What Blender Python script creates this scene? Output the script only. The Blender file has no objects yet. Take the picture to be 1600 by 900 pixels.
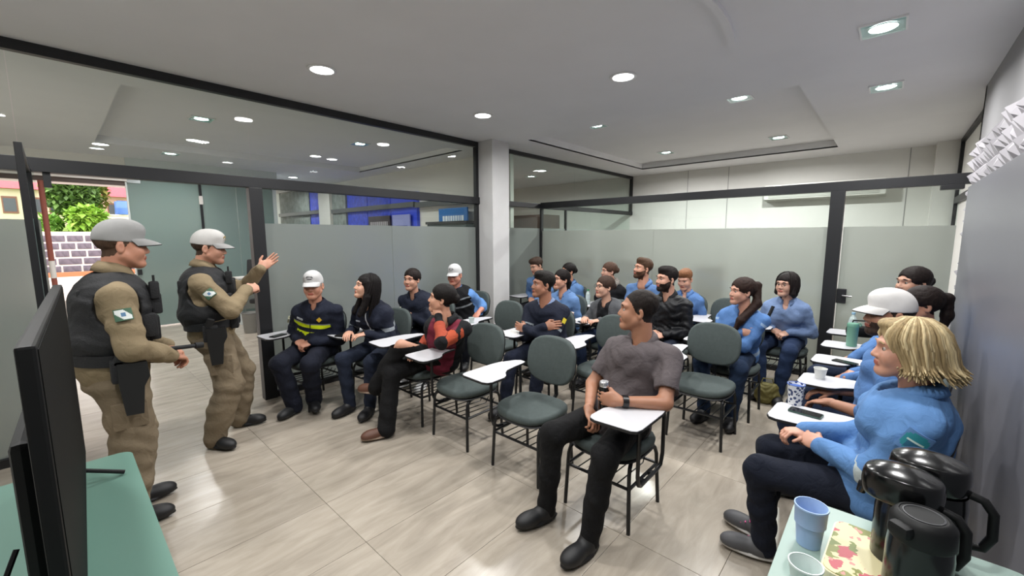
import bpy, bmesh, math, random, time
import numpy as np
from mathutils import Vector, Matrix
T0 = time.time()
random.seed(7)
PI = math.pi
sc = bpy.context.scene
COL = sc.collection

# ------------------------------------------------------------------ camera
CAMH = 1.655
def cam_axes(yaw, pitch, roll):
    cy, sy, cp, sp, cr, sr = math.cos(yaw), math.sin(yaw), math.cos(pitch), math.sin(pitch), math.cos(roll), math.sin(roll)
    f = Vector((sy*cp, cy*cp, sp)); r0 = Vector((cy, -sy, 0)); u0 = r0.cross(f)
    r = cr*r0 + sr*u0
    return r, r.cross(f), f
cr_, cu_, cf_ = cam_axes(math.radians(-42.3), math.radians(-7.15), math.radians(-0.2))
cam = bpy.data.cameras.new('camera'); camo = bpy.data.objects.new('camera', cam); COL.objects.link(camo)
cam.sensor_width = 36.0; cam.lens = 650.0/1600*36; cam.clip_start = 0.02; cam.clip_end = 300
M = Matrix((cr_, cu_, -cf_)).transposed().to_4x4(); M.translation = (0, 0, CAMH)
camo.matrix_world = M
sc.camera = camo

# ------------------------------------------------------------------ world, sun and exposure
w = bpy.data.worlds.new('sky'); sc.world = w; w.use_nodes = True
bg = w.node_tree.nodes['Background']; bg.inputs[0].default_value = (1.0, 0.93, 0.90, 1); bg.inputs[1].default_value = 5.0
sc.view_settings.view_transform = 'Standard'; sc.view_settings.look = 'None'; sc.view_settings.gamma = 1
sc.view_settings.use_curve_mapping = False
sc.view_settings.exposure = 0.0
sc.cycles.max_bounces = 10; sc.cycles.transparent_max_bounces = 16
sc.cycles.diffuse_bounces = 7; sc.cycles.glossy_bounces = 4; sc.cycles.transmission_bounces = 8
sc.cycles.caustics_reflective = False; sc.cycles.caustics_refractive = False
LAMP_W = 25.5        # watts of one ceiling spot
LAMP_COL = (1.0, 0.99, 0.975)

# ------------------------------------------------------------------ materials
MATS = {}
def srgb(*c):
    if len(c) == 1 and isinstance(c[0], str):
        s = c[0].lstrip('#'); c = [int(s[i:i+2], 16) for i in (0, 2, 4)]
    return tuple((x/255/12.92 if x <= 10.3 else ((x/255+0.055)/1.055)**2.4) for x in c) + (1,)
def mat(name, col, rough=0.6, metal=0.0, noise=0.0, nscale=8.0, bump=0.0, bscale=60.0, spec=0.5, stretch=None, emit=0, emitcol=None, coat=0.0):
    if name in MATS: return MATS[name]
    if isinstance(col, str): col = srgb(col)
    m = bpy.data.materials.new(name); m.use_nodes = True; nt = m.node_tree; p = nt.nodes['Principled BSDF']
    p.inputs['Base Color'].default_value = col; p.inputs['Roughness'].default_value = rough; p.inputs['Metallic'].default_value = metal
    p.inputs['Specular IOR Level'].default_value = spec
    p.inputs['Coat Weight'].default_value = coat
    if noise or bump:
        tc = nt.nodes.new('ShaderNodeTexCoord'); mp = nt.nodes.new('ShaderNodeMapping')
        nt.links.new(tc.outputs['Object'], mp.inputs[0])
        if stretch: mp.inputs['Scale'].default_value = stretch
    if noise:
        n = nt.nodes.new('ShaderNodeTexNoise'); n.inputs['Scale'].default_value = nscale; n.inputs['Detail'].default_value = 5
        nt.links.new(mp.outputs[0], n.inputs[0])
        mr = nt.nodes.new('ShaderNodeMapRange'); mr.inputs['From Min'].default_value = .3; mr.inputs['From Max'].default_value = .7
        mr.inputs['To Min'].default_value = 1-noise; mr.inputs['To Max'].default_value = 1+noise
        nt.links.new(n.outputs['Fac'], mr.inputs[0])
        mx = nt.nodes.new('ShaderNodeMix'); mx.data_type = 'RGBA'; mx.blend_type = 'MULTIPLY'; mx.inputs[0].default_value = 1
        mx.inputs[6].default_value = col; nt.links.new(mr.outputs[0], mx.inputs[7])
        nt.links.new(mx.outputs[2], p.inputs['Base Color'])
    if bump:
        n2 = nt.nodes.new('ShaderNodeTexNoise'); n2.inputs['Scale'].default_value = bscale; n2.inputs['Detail'].default_value = 3
        nt.links.new(mp.outputs[0], n2.inputs[0])
        b = nt.nodes.new('ShaderNodeBump'); b.inputs['Strength'].default_value = bump; b.inputs['Distance'].default_value = 0.01
        nt.links.new(n2.outputs['Fac'], b.inputs['Height']); nt.links.new(b.outputs[0], p.inputs['Normal'])
    if emit:
        p.inputs['Emission Color'].default_value = emitcol or col; p.inputs['Emission Strength'].default_value = emit
    MATS[name] = m
    return m

def glass_mat(name, tint=(0.93, 0.97, 0.95, 1), refl=1.0):
    m = bpy.data.materials.new(name); m.use_nodes = True; nt = m.node_tree; nt.nodes.clear()
    o = nt.nodes.new('ShaderNodeOutputMaterial'); t = nt.nodes.new('ShaderNodeBsdfTransparent'); t.inputs[0].default_value = tint
    g = nt.nodes.new('ShaderNodeBsdfGlossy'); g.inputs['Roughness'].default_value = 0.0
    f = nt.nodes.new('ShaderNodeFresnel'); f.inputs[0].default_value = 1.5
    k = nt.nodes.new('ShaderNodeMath'); k.operation = 'MULTIPLY'; k.inputs[1].default_value = refl; k.use_clamp = True
    mx = nt.nodes.new('ShaderNodeMixShader')
    ge = nt.nodes.new('ShaderNodeNewGeometry'); iv = nt.nodes.new('ShaderNodeMath'); iv.operation = 'SUBTRACT'; iv.inputs[0].default_value = 1
    k2 = nt.nodes.new('ShaderNodeMath'); k2.operation = 'MULTIPLY'
    nt.links.new(ge.outputs['Backfacing'], iv.inputs[1]); nt.links.new(f.outputs[0], k2.inputs[0]); nt.links.new(iv.outputs[0], k2.inputs[1])
    nt.links.new(k2.outputs[0], k.inputs[0]); nt.links.new(k.outputs[0], mx.inputs[0]); nt.links.new(t.outputs[0], mx.inputs[1]); nt.links.new(g.outputs[0], mx.inputs[2])
    nt.links.new(mx.outputs[0], o.inputs[0]); MATS[name] = m
    return m

def frost_mat(name, col, through=0.5, rough=0.35, ior=1.25, gloss=0.06):
    m = bpy.data.materials.new(name); m.use_nodes = True; nt = m.node_tree; nt.nodes.clear()
    o = nt.nodes.new('ShaderNodeOutputMaterial')
    d = nt.nodes.new('ShaderNodeBsdfDiffuse'); d.inputs[0].default_value = col
    tl = nt.nodes.new('ShaderNodeBsdfTranslucent'); tl.inputs[0].default_value = col
    r = nt.nodes.new('ShaderNodeBsdfRefraction'); r.inputs['Roughness'].default_value = rough; r.inputs['IOR'].default_value = ior; r.inputs[0].default_value = (0.82, 0.88, 0.86, 1)
    m1 = nt.nodes.new('ShaderNodeMixShader'); m1.inputs[0].default_value = 0.45
    nt.links.new(d.outputs[0], m1.inputs[1]); nt.links.new(tl.outputs[0], m1.inputs[2])
    m2 = nt.nodes.new('ShaderNodeMixShader'); m2.inputs[0].default_value = through
    nt.links.new(m1.outputs[0], m2.inputs[1]); nt.links.new(r.outputs[0], m2.inputs[2])
    g = nt.nodes.new('ShaderNodeBsdfGlossy'); g.inputs['Roughness'].default_value = 0.12
    m3 = nt.nodes.new('ShaderNodeMixShader'); m3.inputs[0].default_value = gloss
    nt.links.new(m2.outputs[0], m3.inputs[1]); nt.links.new(g.outputs[0], m3.inputs[2])
    nt.links.new(m3.outputs[0], o.inputs[0]); MATS[name] = m
    return m

# ------------------------------------------------------------------ mesh helpers
class MB:
    """collects simple shapes; build() links them as one mesh object"""
    def __init__(s): s.v = []; s.f = []; s.mi = []
    def add(s, vs, fs, mi=0):
        o = len(s.v); s.v += [tuple(v) for v in vs]; s.f += [tuple(i+o for i in f) for f in fs]; s.mi += [mi]*len(fs); return s
    def box(s, c, d, R=None, mi=0, bev=0.0):
        hx, hy, hz = d[0]/2, d[1]/2, d[2]/2
        if bev <= 0:
            vs = [Vector((x*hx, y*hy, z*hz)) for x in (-1, 1) for y in (-1, 1) for z in (-1, 1)]
            fs = [(0,1,3,2), (4,6,7,5), (0,4,5,1), (2,3,7,6), (0,2,6,4), (1,5,7,3)]
        else:
            bm = bmesh.new(); bmesh.ops.create_cube(bm, size=1)
            for v in bm.verts: v.co = Vector((v.co.x*d[0], v.co.y*d[1], v.co.z*d[2]))
            bmesh.ops.bevel(bm, geom=bm.edges[:], offset=min(bev, min(d)*.49), segments=2, affect='EDGES', profile=.6)
            bm.verts.index_update(); vs = [v.co.copy() for v in bm.verts]; fs = [[v.index for v in f.verts] for f in bm.faces]; bm.free()
        if R is not None: vs = [R @ v for v in vs]
        c = Vector(c); return s.add([v+c for v in vs], fs, mi)
    def span(s, lo, hi, mi=0, bev=0.0):
        return s.box([(a+b)/2 for a, b in zip(lo, hi)], [abs(b-a) for a, b in zip(lo, hi)], None, mi, bev)
    def tube(s, pts, r, n=8, mi=0, cap=True, closed=False):
        pts = [Vector(p) for p in pts]; rs = r if isinstance(r, (list, tuple)) else [r]*len(pts); vs = []; fs = []
        up = None; N = len(pts)
        for i, p in enumerate(pts):
            if closed: t = pts[(i+1) % N]-pts[i-1]
            else: t = pts[min(i+1, N-1)]-pts[max(i-1, 0)]
            t = t.normalized() if t.length > 1e-9 else Vector((0, 0, 1))
            if up is None:
                up = t.orthogonal().normalized()
            up = (up-t*up.dot(t)).normalized(); b = t.cross(up)
            for k in range(n):
                a = 2*PI*k/n; vs.append(p+(up*math.cos(a)+b*math.sin(a))*rs[i])
        m = N if closed else N-1
        for i in range(m):
            j = (i+1) % N
            for k in range(n): fs.append((i*n+k, i*n+(k+1) % n, j*n+(k+1) % n, j*n+k))
        if cap and not closed:
            fs.append(tuple(range(n-1, -1, -1))); fs.append(tuple((N-1)*n+k for k in range(n)))
        return s.add(vs, fs, mi)
    def lathe(s, prof, n=24, c=(0, 0, 0), mi=0, sx=1, sy=1, R=None, mis=None):
        vs = []; c = Vector(c)
        for (r, z) in prof:
            for k in range(n):
                a = 2*PI*k/n; v = Vector((r*math.cos(a)*sx, r*math.sin(a)*sy, z))
                vs.append((R @ v if R is not None else v)+c)
        for i in range(len(prof)-1):
            fs = [(i*n+k, i*n+(k+1) % n, (i+1)*n+(k+1) % n, (i+1)*n+k) for k in range(n)]
            if i == 0:
                s.add(vs, fs, mis[i] if mis else mi); o = len(s.v)-len(vs)
            else:
                s.f += [tuple(j+o for j in f) for f in fs]; s.mi += [(mis[i] if mis else mi)]*n
        return s
    def prism(s, poly, z0, z1, mi=0, f=None):
        n = len(poly); f = f or (lambda x, y, z: (x, y, z))
        vs = [f(x, y, z0) for x, y in poly]+[f(x, y, z1) for x, y in poly]
        fs = [tuple(range(n-1, -1, -1)), tuple(range(n, 2*n))]+[(i, (i+1) % n, n+(i+1) % n, n+i) for i in range(n)]
        return s.add(vs, fs, mi)
    def mesh(s, name, mats, smooth=False, angle=None):
        me = bpy.data.meshes.new(name); me.from_pydata([tuple(v) for v in s.v], [], s.f)
        for m in (mats if isinstance(mats, (list, tuple)) else [mats]): me.materials.append(m)
        me.polygons.foreach_set('material_index', s.mi)
        if smooth: me.polygons.foreach_set('use_smooth', [True]*len(s.f))
        me.update()
        if smooth:
            try: me.set_sharp_from_angle(angle=math.radians(angle or 40))
            except Exception: pass
        return me
    def build(s, name, mats, parent=None, smooth=False, angle=None, **kw):
        return obj(name, s.mesh(name, mats, smooth, angle), parent, **kw)

def obj(name, me, parent=None, loc=None, rz=None, label=None, cat=None, group=None, kind=None, matrix=None):
    o = bpy.data.objects.new(name, me); COL.objects.link(o)
    if parent is not None: o.parent = parent
    if loc is not None: o.location = loc
    if rz is not None: o.rotation_euler = (0, 0, rz)
    if matrix is not None: o.matrix_local = matrix
    return tag(o, label, cat, group, kind)
def tag(o, label=None, cat=None, group=None, kind=None):
    if label: o['label'] = label
    if cat: o['category'] = cat
    if group: o['group'] = group
    if kind: o['kind'] = kind
    return o
def thing(name, label, cat, loc=(0, 0, 0), rz=0, group=None):
    o = bpy.data.objects.new(name, None); COL.objects.link(o); o.empty_display_size = .1
    o.location = loc; o.rotation_euler = (0, 0, rz)
    return tag(o, label, cat, group)
def rounded(w, d, r, n=6, cx=0, cy=0):
    pts = []
    for (sx, sy, a0) in ((1, 1, 0), (-1, 1, PI/2), (-1, -1, PI), (1, -1, 1.5*PI)):
        for i in range(n+1):
            a = a0+PI/2*i/n; pts.append((cx+sx*(w/2-r)+r*math.cos(a), cy+sy*(d/2-r)+r*math.sin(a)))
    return pts
def struct(name, mb, mats, parent=None, **k): return mb.build(name, mats, parent, kind='structure', **k)
# ================================================================== the room
XL, YB, ZC = -4.64, 5.85, 3.02           # left partition, back partition, ceiling
XR = 0.53                                # right wall
M_frame = mat('black_aluminium', '#17181b', .45)
M_ceil = mat('ceiling_paint', '#e0e0e2', .9, noise=.02, nscale=2)
M_wall = mat('white_paint', '#dddcd8', .85, noise=.02, nscale=3)
M_grey = mat('grey_paint', '#8d8c8e', .8)
M_glass = glass_mat('clear_glass')
M_frost = frost_mat('frosted_film', srgb('#c9ccc4'), through=.45, rough=.34, ior=1.25)
M_frost2 = frost_mat('frosted_film_lobby', srgb('#adb4b0'), through=.33, rough=.4, ior=1.25)
M_teal = frost_mat('teal_frosted_glass', srgb('#93aaa6'), through=.25, rough=.4, ior=1.25, gloss=.08)

# --- floor tiles
def floor_material():
    m = bpy.data.materials.new('porcelain_tile'); m.use_nodes = True; nt = m.node_tree; p = nt.nodes['Principled BSDF']
    tc = nt.nodes.new('ShaderNodeTexCoord'); oi = nt.nodes.new('ShaderNodeObjectInfo')
    ad = nt.nodes.new('ShaderNodeVectorMath'); ad.operation = 'ADD'
    ml = nt.nodes.new('ShaderNodeVectorMath'); ml.operation = 'SCALE'; ml.inputs['Scale'].default_value = 37.0
    cb = nt.nodes.new('ShaderNodeCombineXYZ')
    for i in range(3): nt.links.new(oi.outputs['Random'], cb.inputs[i])
    nt.links.new(cb.outputs[0], ml.inputs[0]); nt.links.new(tc.outputs['Object'], ad.inputs[0]); nt.links.new(ml.outputs[0], ad.inputs[1])
    mp = nt.nodes.new('ShaderNodeMapping'); mp.inputs['Scale'].default_value = (5, 1.0, 1); nt.links.new(ad.outputs[0], mp.inputs[0])
    n = nt.nodes.new('ShaderNodeTexNoise'); n.inputs['Scale'].default_value = 2.2; n.inputs['Detail'].default_value = 7; n.inputs['Roughness'].default_value = .62; n.inputs['Distortion'].default_value = .6
    nt.links.new(mp.outputs[0], n.inputs[0])
    rp = nt.nodes.new('ShaderNodeValToRGB'); e = rp.color_ramp.elements
    e[0].position = .28; e[0].color = srgb('#8f867a'); e[1].position = .72; e[1].color = srgb('#b0a79a')
    x = rp.color_ramp.elements.new(.5); x.color = srgb('#a1988b')
    nt.links.new(n.outputs['Fac'], rp.inputs[0]); nt.links.new(rp.outputs[0], p.inputs['Base Color'])
    p.inputs['Roughness'].default_value = .24; p.inputs['Specular IOR Level'].default_value = .5
    return m
M_tile = floor_material()
fl = MB(); fl.span((-16, -3.2, -.06), (1.0, 9.4, -.004))
floor = struct('floor', fl, mat('grout', '#6d655b', .8))
tw, tl_, ty0, tx0 = .4985, .985, 1.0, -2.49
tmb = MB(); hx, hy = tw/2-.0012, tl_/2-.0012
tmb.add([(-hx, -hy, -.006), (hx, -hy, -.006), (hx, hy, -.006), (-hx, hy, -.006), (-hx, -hy, -.0004), (hx, -hy, -.0004), (hx, hy, -.0004), (-hx, hy, -.0004),
         (-hx+.001, -hy+.001, 0), (hx-.001, -hy+.001, 0), (hx-.001, hy-.001, 0), (-hx+.001, hy-.001, 0)],
        [(0, 1, 5, 4), (1, 2, 6, 5), (2, 3, 7, 6), (3, 0, 4, 7), (4, 5, 9, 8), (5, 6, 10, 9), (6, 7, 11, 10), (7, 4, 8, 11), (8, 9, 10, 11)])
tme = tmb.mesh('floor_tile', M_tile)
cells = []
for i in range(-24, 7):
    for j in range(-4, 9):
        x, y = tx0+(i+.5)*tw, ty0+(j+.5)*tl_
        if x > .75 or y > 9.6: continue
        depth = -x*.673+y*.74
        if depth < .3: continue
        if x > -4.9 and y < 6.3: pr_ = 0
        elif -11 < x <= -4.9 and y < 4.8: pr_ = 1
        else: continue
        cells.append((pr_, depth, x, y))
cells.sort()
for k, (pr_, dd, x, y) in enumerate(cells[:290]):
    obj('tile', tme, floor, loc=(x, y, 0))

# --- ceilings (raised trays are real recesses)
def holed_slab(mb, x0, x1, y0, y1, hx0, hx1, hy0, hy1, z, up):
    for a, b, c, d in ((x0, hx0, y0, y1), (hx1, x1, y0, y1), (hx0, hx1, y0, hy0), (hx0, hx1, hy1, y1)):
        mb.span((a, c, z), (b, d, z+.02))
    mb.span((hx0-.05, hy0-.05, z+up), (hx1+.05, hy1+.05, z+up+.02))
    for a, b, c, d in ((hx0-.02, hx0, hy0, hy1), (hx1, hx1+.02, hy0, hy1), (hx0-.02, hx1+.02, hy0-.02, hy0), (hx0-.02, hx1+.02, hy1, hy1+.02)):
        mb.span((a, c, z+.0005), (b, d, z+up))
cm = MB(); holed_slab(cm, XL, .75, -1.6, 9.35, -4.0, -.75, 4.75, 8.45, ZC, .12)
ceiling = struct('ceiling', cm, M_ceil)
arc = [math.radians(17-80*k/60) for k in range(61)]
am = MB(); am.prism([(-2.87+2.0*math.cos(a), 2.85+2.0*math.sin(a)) for a in arc]+[(-2.87+1.955*math.cos(a), 2.85+1.955*math.sin(a)) for a in arc[::-1]], ZC-.03, ZC+.001)
am.build('curved_moulding', M_ceil, ceiling)
cl = MB(); holed_slab(cl, -16, XL-.001, -3.2, 9.35, -8.6, -5.25, .55, 4.6, ZC, .10)
struct('ceiling_lobby', cl, M_ceil)

# --- walls
struct('wall_right', MB().span((XR, -1.6, 0), (XR+.12, 6.0, ZC)), M_grey)
struct('wall_behind', MB().span((XL, -1.6, 0), (.75, -1.5, ZC)), M_wall)
wb = struct('wall_back', MB().span((-16, 9.3, 0), (.9, 9.42, ZC+.2)), M_wall)
for x in (-3.35, -2.55, .1): MB().span((x-.004, 9.294, 0), (x+.004, 9.3, ZC)).build('seam', M_grey, wb)
struct('wall_corridor', MB().span((.66, 6.0, 0), (.78, 9.3, ZC)).span((.53, 5.92, 0), (.78, 6.0, ZC)), M_wall)
MB().span((.38, 9.02, 0), (.66, 9.3, ZC)).build('wall_pier', M_wall, kind='structure')
tr = MB(); tr.span((.62, 6.0, ZC-.05), (.66, 9.02, ZC)); tr.span((.62, 6.0, 2.10), (.66, 9.02, 2.19)); tr.span((.62, 8.96, 0), (.66, 9.02, ZC))
struct('trim_1', tr, M_frame)
co = MB(); co.span((-4.66, 4.34, 0), (-4.32, 4.69, ZC), bev=.004)
struct('wall_column', co, mat('column_paint', '#c6c5c5', .7, noise=.03, nscale=5, bump=.05, bscale=30))

# --- left glass partition: one thing with frame members, panes and frosted film
lp = tag(bpy.data.objects.new('window_1', None), 'black framed glass partition with frosted film between room and lobby', kind='structure'); COL.objects.link(lp)
def member(nm, lo, hi, par, m=None): return MB().span(lo, hi, bev=.003).build(nm, m or M_frame, par)
def pane(nm, lo, hi, par, m): return MB().span(lo, hi).build(nm, m, par)
member('top_rail', (XL-.03, -1.5, ZC-.075), (XL+.03, 4.34, ZC), lp)
member('transom', (XL-.05, -1.5, 2.125), (XL+.05, 4.36, 2.225), lp)
member('post', (XL-.05, 1.315, 0), (XL+.05, 1.43, 2.125), lp)
member('post', (XL-.03, 4.29, 0), (XL+.03, 4.34, 2.125), lp); member('post', (XL-.03, 4.29, 2.225), (XL+.03, 4.34, ZC-.075), lp)
member('pivot_fitting', (XL-.03, .0, 2.02), (XL+.03, .04, 2.125), lp)
member('bottom_rail', (XL-.035, 1.43, 0), (XL+.035, 4.29, .065), lp); member('bottom_rail', (XL-.035, -1.5, 0), (XL+.035, -.04, .065), lp)
for y0, y1 in ((-1.5, -.1), (-.096, 1.36), (1.364, 2.83), (2.834, 4.29)):
    pane('upper_pane', (XL-.004, y0, 2.225), (XL+.004, y1, ZC-.075), lp, M_glass)
FZ = 1.785
for y0, y1 in ((1.43, 2.868), (2.872, 4.29), (-1.5, -.04)):
    pane('clear_pane', (XL-.004, y0, FZ), (XL+.004, y1, 2.125), lp, M_glass)
    pane('frosted_pane', (XL-.004, y0, .065), (XL+.004, y1, FZ), lp, M_frost2)
# open door leaf, swung into the room
dl = tag(bpy.data.objects.new('door_1', None), 'frosted glass door with black stile swung open behind the television', kind='structure'); COL.objects.link(dl)
member('stile', (-3.37, -.085, .02), (-3.34, -.055, 2.14), dl); member('stile', (-4.58, -.10, .02), (-4.52, -.05, 2.14), dl)
member('rail', (-4.52, -.085, 2.11), (-3.37, -.055, 2.14), dl); member('rail', (-4.52, -.085, .02), (-3.37, -.055, .1), dl)
pane('clear_pane', (-4.52, -.079, FZ), (-3.37, -.071, 2.11), dl, M_glass); pane('frosted_pane', (-4.52, -.079, .1), (-3.37, -.071, FZ), dl, M_teal)

# continuation of the left partition behind the column, up to the back wall
l2 = tag(bpy.data.objects.new('window_2', None), 'black framed glass partition running on past the white column', kind='structure'); COL.objects.link(l2)
member('top_rail', (XL-.03, 4.69, ZC-.06), (XL+.03, 9.3, ZC), l2); member('transom', (XL-.04, 4.69, 2.13), (XL+.04, 9.3, 2.21), l2)
member('post', (XL-.03, 9.24, 2.21), (XL+.03, 9.3, ZC-.06), l2); member('post', (XL-.02, 6.6, 0), (XL+.02, 6.64, 2.13), l2)
pane('upper_pane', (XL-.004, 4.69, 2.21), (XL+.004, 6.9, ZC-.06), l2, M_glass); pane('upper_pane', (XL-.004, 6.904, 2.21), (XL+.004, 9.24, ZC-.06), l2, M_glass)
pane('clear_pane', (XL-.004, 4.69, FZ), (XL+.004, 6.6, 2.13), l2, M_glass); pane('frosted_pane', (XL-.004, 4.69, .02), (XL+.004, 6.6, FZ), l2, M_frost2)
pane('clear_pane', (XL-.004, 6.64, FZ), (XL+.004, 9.24, 2.13), l2, M_glass); pane('frosted_pane', (XL-.004, 6.64, .02), (XL+.004, 9.24, FZ), l2, M_frost2)

# back glass partition with door
bp = tag(bpy.data.objects.new('window_3', None), 'frosted glass partition with black beam across the back of the room', kind='structure'); COL.objects.link(bp)
member('transom', (XL+.04, YB-.05, 2.125), (.60, YB+.05, 2.225), bp)
member('post', (-.545, YB-.05, 0), (-.42, YB+.05, 2.125), bp)
member('post', (XL+.01, YB-.03, 0), (XL+.05, YB+.03, 2.125), bp)
member('bottom_rail', (XL+.05, YB-.03, 0), (-.545, YB+.03, .07), bp)
FB = 1.74
for x0, x1 in ((XL+.05, -2.56), (-2.556, -.545)):
    pane('clear_pane', (x0, YB-.004, FB), (x1, YB+.004, 2.125), bp, M_glass); pane('frosted_pane', (x0, YB-.004, .07), (x1, YB+.004, FB), bp, M_frost)
d2 = tag(bpy.data.objects.new('door_2', None), 'frosted glass door with black lock beside the post', kind='structure'); COL.objects.link(d2)
pane('clear_pane', (-.41, YB-.005, FB), (.44, YB+.005, 2.12), d2, M_glass); pane('frosted_pane', (-.41, YB-.005, .01), (.44, YB+.005, FB), d2, M_frost)
lk = MB().span((-.415, YB-.03, .90), (-.33, YB+.03, 1.06), bev=.006).build('lock_plate', M_frame, d2)
MB().tube([(-.36, YB-.03, .99), (-.36, YB-.07, .99), (-.28, YB-.075, .985)], .009, 8).build('handle', mat('chrome', '#d8d8d8', .15, 1), lk, smooth=True)
MB().span((.30, YB-.06, 2.08), (.46, YB+.04, 2.125), bev=.005).build('hinge_bracket', M_frame, d2)

# --- white faceted cladding panels on the right wall and the big grey board
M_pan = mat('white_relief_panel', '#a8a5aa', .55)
def relief(seed):
    rnd = random.Random(seed); mb = MB(); n = 4; s = .5/n; H = {}
    for i in range(n+1):
        for j in range(n+1): H[i, j] = .0 if i in (0, n) or j in (0, n) else rnd.uniform(0, .012)
    for i in range(n):
        for j in range(n):
            a, b = rnd.uniform(.2, .8), rnd.uniform(.2, .8); h = rnd.uniform(.035, .062)
            V = [(0, i*s, j*s), (0, (i+1)*s, j*s), (0, (i+1)*s, (j+1)*s), (0, i*s, (j+1)*s)]
            V = [(-.018-H[ii, jj], v[1], v[2]) for v, (ii, jj) in zip(V, ((i, j), (i+1, j), (i+1, j+1), (i, j+1)))]
            V.append((-h-.018, (i+a)*s, (j+b)*s))
            mb.add(V, [(1, 0, 4), (2, 1, 4), (3, 2, 4), (0, 3, 4)])
    mb.add([(0, 0, 0), (0, .5, 0), (0, .5, .5), (0, 0, .5), (-.018, 0, 0), (-.018, .5, 0), (-.018, .5, .5), (-.018, 0, .5)], [(0, 1, 5, 4), (1, 2, 6, 5), (2, 3, 7, 6), (3, 0, 4, 7)])
    return mb.mesh('relief_panel', M_pan)
rel = [relief(s) for s in (1, 2, 3, 4)]
wr = bpy.data.objects['wall_right']
for i in range(11):
    for j in range(5):
        obj('panel', rel[(i*3+j*5+i*j) % 4], wr, loc=(XR-.001, .28+i*.502, -.04+j*.502))
gb = thing('wall_board', 'big dark grey board standing along the white relief wall', 'board', (.405, 2.6, 0))
MB().span((-.012, -2.4, .02), (.012, 2.14, 2.01), bev=.002).build('panel', mat('grey_laminate', '#6f6f76', .38), gb)
MB().span((.012, -2.3, .3), (.05, -2.2, 1.9)).span((.012, 1.9, .3), (.05, 2.0, 1.9)).build('mounting_batten', M_frame, gb)

# --- ceiling lights
M_lamp = mat('lamp_glow', (1, 1, 1, 1), .5, emit=14, emitcol=(1, .99, .96, 1))
M_trim = mat('lamp_trim', '#e6e6e6', .35)
M_lglass = glass_mat('lamp_glass', (.85, .97, .95, 1))
ring = MB().lathe([(.088, 0), (.112, -.002), (.114, -.008), (.105, -.012), (.09, -.010), (.088, 0)], 28).mesh('trim_ring', M_trim, True)
bulb = MB().lathe([(.0005, -.004), (.06, -.006), (.09, -.004)], 28).mesh('diffuser', M_lamp, True)
sqf = MB()
for a in range(4):
    R = Matrix.Rotation(a*PI/2, 3, 'Z'); sqf.box(R @ Vector((.115, 0, -.006)), (.012, .242, .012), R)
sqf = sqf.mesh('square_frame', M_trim)
sqg = MB().box((0, 0, -.014), (.22, .22, .005)).mesh('glass_plate', M_lglass)
sqr = MB().lathe([(.075, 0), (.082, -.004), (.078, -.009), (.075, -.009)], 24).mesh('inner_ring', M_trim, True)
sqb = MB().lathe([(.0005, -.005), (.05, -.006), (.075, -.003)], 24).mesh('diffuser', M_lamp, True)
def ceiling_light(x, y, z, square, label, group, power):
    t = thing('ceiling_light', label, 'ceiling light', (x, y, z), 0, group)
    if square:
        obj('square_frame', sqf, t); obj('glass_plate', sqg, t); obj('inner_ring', sqr, t); obj('diffuser', sqb, t)
    else:
        obj('trim_ring', ring, t); obj('diffuser', bulb, t)
    ld = bpy.data.lights.new('lamp_light', 'AREA'); ld.shape = 'DISK'; ld.size = .17; ld.energy = power; ld.color = LAMP_COL; ld.spread = math.radians(165)
    lo = bpy.data.objects.new('lamp_light', ld); COL.objects.link(lo); lo.parent = t; lo.location = (0, 0, -.02)
    return t
G1 = 'downlights of the meeting room'
dz = ZC-.0005
for x, y, z, sq, lb in (
    (-3.59, 1.63, dz, 0, 'round recessed downlight nearest the left glass wall and the officers'),
    (-3.57, 3.44, dz, 0, 'round recessed downlight close to the white column'),
    (-1.84, 3.46, dz, 0, 'round recessed downlight over the empty chairs'),
    (-1.84, 1.58, dz, 0, 'round recessed downlight just above the top edge of the picture'),
    (-.16, 3.84, dz, 1, 'square glass downlight nearest the camera by the right wall'),
    (-.16, 5.35, dz, 1, 'square glass downlight by the right wall near the back beam'),
    (-1.36, 5.18, dz+.12, 1, 'square glass downlight at the near right corner of the ceiling tray'),
    (-3.1, 5.12, dz+.12, 1, 'square glass downlight at the near left corner of the ceiling tray'),
    (-3.15, 7.6, dz+.12, 1, 'square glass downlight at the far left corner of the ceiling tray'),
    (-.16, 2.3, dz, 1, 'added square fill light above the coffee table, out of view'),  # added lamp, unseen: fill from the camera side
    (-.16, .6, dz, 1, 'added square fill light above the camera, out of view'),  # another unseen lamp added to soften the shadows
    (-1.84, -.3, dz, 0, 'added round fill light behind the television, out of view'),  # added off-frame to brighten the room from the front
    (-3.59, -.3, dz, 0, 'added round fill light behind the open glass door, out of view'),  # last of the unseen fill lamps added behind the view
    (-1.42, 7.65, dz+.12, 1, 'square glass downlight at the far right corner of the ceiling tray')):
    ceiling_light(x, y, z, sq, lb, G1, LAMP_W*(3.2 if y > 7 else 1))
G2 = 'downlights of the lobby'
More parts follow.
